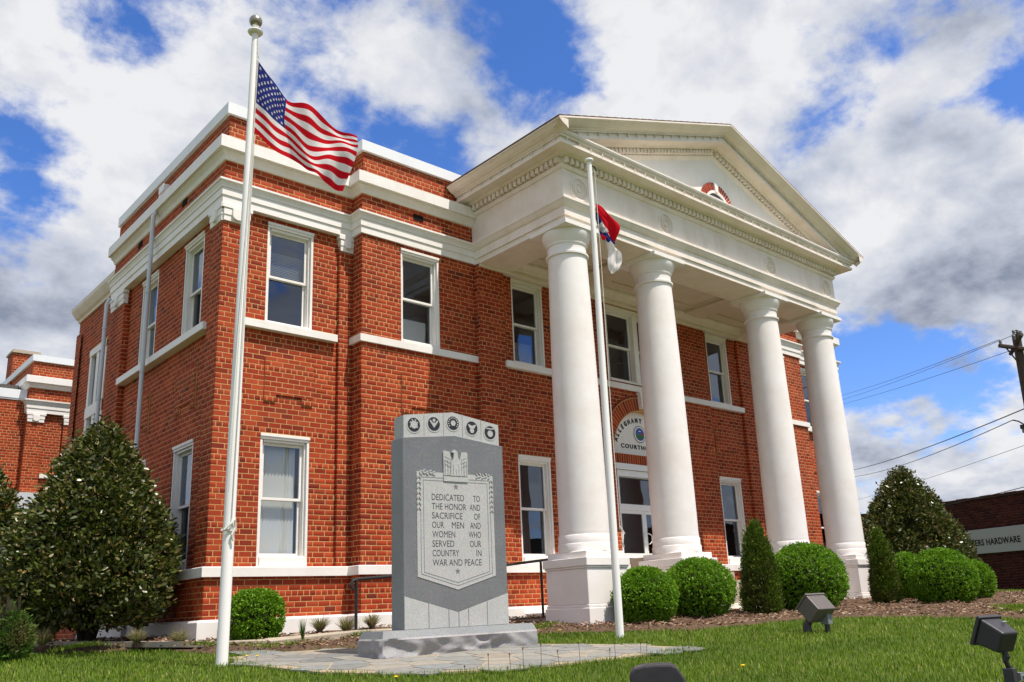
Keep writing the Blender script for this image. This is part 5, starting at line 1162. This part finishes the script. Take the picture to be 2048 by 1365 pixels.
tree('magnolia_tree', 18.2, -.6, 1.05, 2.3, MAG, .8, 1100, 11, .088, .036, m_holly, 'smaller magnolia peeping out between the last column and the right magnolia', 'tree', GM, 24, .08, .2)
ARB = [(0, .8), (.1, 1.0), (.3, .95), (.5, .82), (.7, .62), (.88, .36), (.96, .18), (1, .03)]
GA = 'narrow arborvitae in the portico bed'
tree('arborvitae', 8.33, -3.85, .90, 1.60, ARB, .315, 1500, 14, .055, .018, m_arb, 'narrow dark arborvitae between the second and third round boxwoods', 'shrub', GA, 31, .03, .02, .6, 1.3, .08)
tree('arborvitae', 11.93, -4.33, .95, 1.46, ARB, .235, 1300, 14, .055, .018, m_arb, 'narrow browning arborvitae before the pedestal of the rightmost column', 'shrub', GA, 32, .03, .02, .6, 1.3, .14)
tree('low_shrub', -2.5, -.15, .86, .64, [(0, .75), (.3, 1), (.6, .85), (.85, .5), (1, .08)], .26, 420, 16, .05, .016, m_jun, 'low partly browned green shrub at the lower left corner', 'shrub', None, 33, .03, .0, .6, .8, .2)

# grass tufts along the foundation
def tuft(x, y, n, ln, m, label, name='ornamental_grass', group='drying ornamental grass clumps along the foundation', fall=1.0):
    z0 = float(bed_z(x, y)); e = empty(name, (x, y, z0), label=label, cat='plant', group=group); V = []; F = []
    for i in range(n):
        a = rng.uniform(0, 6.28); l = ln*rng.uniform(.6, 1.1); k = rng.uniform(.35, 1)*fall; pr = []
        for t in (0, .35, .7, 1): pr.append(np.array([x+math.cos(a)*l*t*k*.8, y+math.sin(a)*l*t*k*.8, z0+l*(t*(1-.62*t*k))]))
        sdd = np.array([-math.sin(a), math.cos(a), 0])*.006; b = len(V)
        for t, p in enumerate(pr): V += [p-sdd*(1-t/3.2), p+sdd*(1-t/3.2)]
        F += [[b+2*t, b+2*t+1, b+2*t+3, b+2*t+2] for t in range(3)]
    npmesh('blades', np.array(V), np.array(F), m, e)
    mb = MB(); mb.lathe([(.05, -.02), (.06, .02), (.02, .05)], (x, y, z0), 8); mb.build('crown_base', m_soil, e)
for i, (x, y, l, w_) in enumerate([(1.35, -.95, .26, 'first clump right of the small boxwood'), (1.85, -.85, .28, 'clump in the middle under the wall, between boxwood and handrail post'), (2.35, -.75, .26, 'clump next to the handrail post behind the memorial'), (-1.95, .45, .26, 'clump under the large magnolia, at its left'), (-2.25, .1, .24, 'clump beside the low browned shrub'), (-.95, -.15, .22, 'clump under the large magnolia, right of its trunk'), (-.45, -.35, .22, 'clump nearest the courthouse corner')]):
    tuft(x, y, 300, l*1.45, m_tuft, 'tan and green ornamental grass, '+w_)
tuft(.55, -1.95, 60, .36, m_jun, 'thin blue green grass clump before the small squarish boxwood', 'grass_clump', None, .3)

# lawn
def cam_scatter(n, rmin, rmax, a0, a1, p=1.0):
    u = rng.random(n); r = rmin*(rmax/rmin)**u if p == 1 else rmin+(rmax-rmin)*u; a = rng.uniform(a0, a1, n)
    return CP.x+r*np.sin(a), CP.y+r*np.cos(a), r
def lawn(name, n, rmin, rmax, h0, h1, wd, m, mask, zf, kind='stuff'):
    x, y, r = cam_scatter(n, rmin, rmax, R(-12), R(100)); k = mask(x, y); x, y, r = x[k], y[k], r[k]; n = len(x); z = zf(x, y)-.004
    cl = .5+.5*np.sin(x*5.3+np.sin(y*4.1)*2)*np.sin(y*6.1+1.3); h = rng.uniform(h0, h1, n)*(.75+.5*cl)*np.clip(.9+.02*r, .9, 1.3); a = rng.uniform(0, 6.28, n); l = rng.uniform(.1, .75, n)*h
    w = wd*(r/7)**.8; sx, sy = np.cos(a+1.57)*w, np.sin(a+1.57)*w
    b1 = np.stack([x-sx, y-sy, z], 1); b2 = np.stack([x+sx, y+sy, z], 1); m1 = np.stack([x+sx*.8+np.cos(a)*l*.35, y+sy*.8+np.sin(a)*l*.35, z+h*.6], 1); m0 = np.stack([x-sx*.8+np.cos(a)*l*.35, y-sy*.8+np.sin(a)*l*.35, z+h*.6], 1)
    tp = np.stack([x+np.cos(a)*l, y+np.sin(a)*l, z+h], 1); V = np.stack([b1, b2, m1, tp, m0], 1).reshape(-1, 3); i = np.arange(n)*5
    V4 = np.stack([i, i+1, i+2, i+4], 1); T = np.stack([i+4, i+2, i+3, i+3], 1)
    me = bpy.data.meshes.new(name); V = V.astype(np.float32); me.vertices.add(len(V)); me.vertices.foreach_set('co', V.ravel())
    lp = np.concatenate([V4, ], 0); fl_ = np.concatenate([np.stack([i, i+1, i+2, i+4], 1).ravel(), np.stack([i+4, i+2, i+3], 1).ravel()]).astype(np.int32)
    me.loops.add(len(fl_)); me.loops.foreach_set('vertex_index', fl_); ls = np.concatenate([np.arange(n)*4, 4*n+np.arange(n)*3]).astype(np.int32); lt_ = np.concatenate([np.full(n, 4), np.full(n, 3)]).astype(np.int32)
    me.polygons.add(2*n); me.polygons.foreach_set('loop_start', ls); me.polygons.foreach_set('loop_total', lt_); me.materials.append(m); me.update(calc_edges=True)
    o = bpy.data.objects.new(name, me); link(o); tag(o, label='short green lawn with longer tufts, in front of the courthouse bed', cat='grass', kind=kind); return o
PIN = [(a*.97+.03*1.0, b*.97-.03*4.6) for a, b in PATIO]
def m_lawn(x, y):
    ins = inpoly(BED, x, y) | inpoly(PIN, x, y) | ((x > 22) & (y > -12)) | ((y > 1.0) & (x < -2)) | ((y > 3) & (x > -2))
    return ~ins
lawn('lawn_grass', 600000, 3.6, 42, .018, .050, .0027, m_grass, m_lawn, G)
# weeds on the bed: sparse green patches
WP = [(1.6, -1.9, .35), (2.5, -2.3, .3), (.2, -2.0, .4), (3.9, -2.9, .3), (6.9, -3.6, .2), (-1.6, .05, .3), (-.3, -1.2, .25), (10.0, -7.6, .3), (11.2, -6.9, .45)]
x = np.concatenate([rng.normal(a, s_*.6, 500) for a, b, s_ in WP]); y = np.concatenate([rng.normal(b, s_*.35, 500) for a, b, s_ in WP])
n = len(x); D_ = unit(np.stack([rng.normal(size=n)*.5, rng.normal(size=n)*.5, np.ones(n)], 1)); V, F = leaves(np.stack([x, y, bed_z(x, y)], 1), D_, rng.uniform(.03, .09, n), np.full(n, .010))
tag(npmesh('bed_weeds', V, F, m_grass), 'green weeds growing in patches through the wood mulch', 'weeds', None, 'stuff')
# wood mulch chips
n = 90000; x, y, r = cam_scatter(n, 9, 34, R(5), R(95)); k = inpoly(BED, x, y) & ~((x > 0) & (x < 19.6) & (y > -.4)); x, y = x[k], y[k]; n = len(x)
a = rng.uniform(0, 6.28, n); D_ = unit(np.stack([np.cos(a), np.sin(a), rng.uniform(-.15, .5, n)], 1)); V, F = leaves(np.stack([x, y, bed_z(x, y)+rng.uniform(.0, .03, n)], 1), D_, rng.uniform(.03, .10, n), rng.uniform(.010, .028, n), .05)
tag(npmesh('mulch_chips', V, F, m_chip), 'brown wood mulch chips covering the planting bed', 'mulch', None, 'stuff')
# thin brown seed stems and dandelions
def seedstem(x, y, h, label):
    z = float(G(x, y)); e = empty('seed_stem', (x, y, z), label=label, cat='weed', group='thin brown seed stems rising from the lawn by the patio')
    dx = rng.uniform(-.02, .02); mb = MB(); mb.tube([(x, y, z), (x+dx, y, z+h)], .0022, 4); mb.build('stalk', m_stem, e); mb = MB(); mb.lathe([(.001, -.012), (.006, -.006), (.006, .006), (.001, .012)], (x+dx, y, z+h), 6); mb.build('seed_head', m_stem, e)
for i in range(16): seedstem(-.35+.22*i+rng.uniform(-.05, .05), -6.2-.05*i-.35*rng.random(), rng.uniform(.12, .24), 'thin brown seed stem sticking out of the grass at the patio edge')
DN = [(-.85, -3.35, 'at the foot of the tall flagpole'), (-.78, -3.45, 'a hand right of the tall flagpole'), (-.95, -6.4, 'in the grass at the lower left, before the patio'), (-2.0, -6.2, 'in the open lawn below the magnolia'), (2.35, -2.6, 'in the bed at the left end of the memorial base'), (3.35, -3.9, 'in the grass between memorial and shorter flagpole'), (1.2, -8.3, 'in the grass at the bottom right, near the dark flood light')]
for x_, y_, w_ in DN:
    z = float(G(x_, y_)); e = empty('dandelion', (x_, y_, z), label='yellow dandelion '+w_, cat='flower', group='yellow dandelions in the grass')
    mb = MB(); mb.tube([(x_, y_, z), (x_, y_, z+.085)], .002, 4); mb.build('stalk', m_grass, e); mb = MB(); mb.lathe([(.003, -.008), (.018, 0), (.020, .005), (.010, .011)], (x_, y_, z+.088), 10); mb.build('flower_head', m_dand, e)
for o in scene.objects:
    if o.type == 'MESH' and o.name.startswith('ground'): o.data.polygons.foreach_set('use_smooth', [True]*len(o.data.polygons))
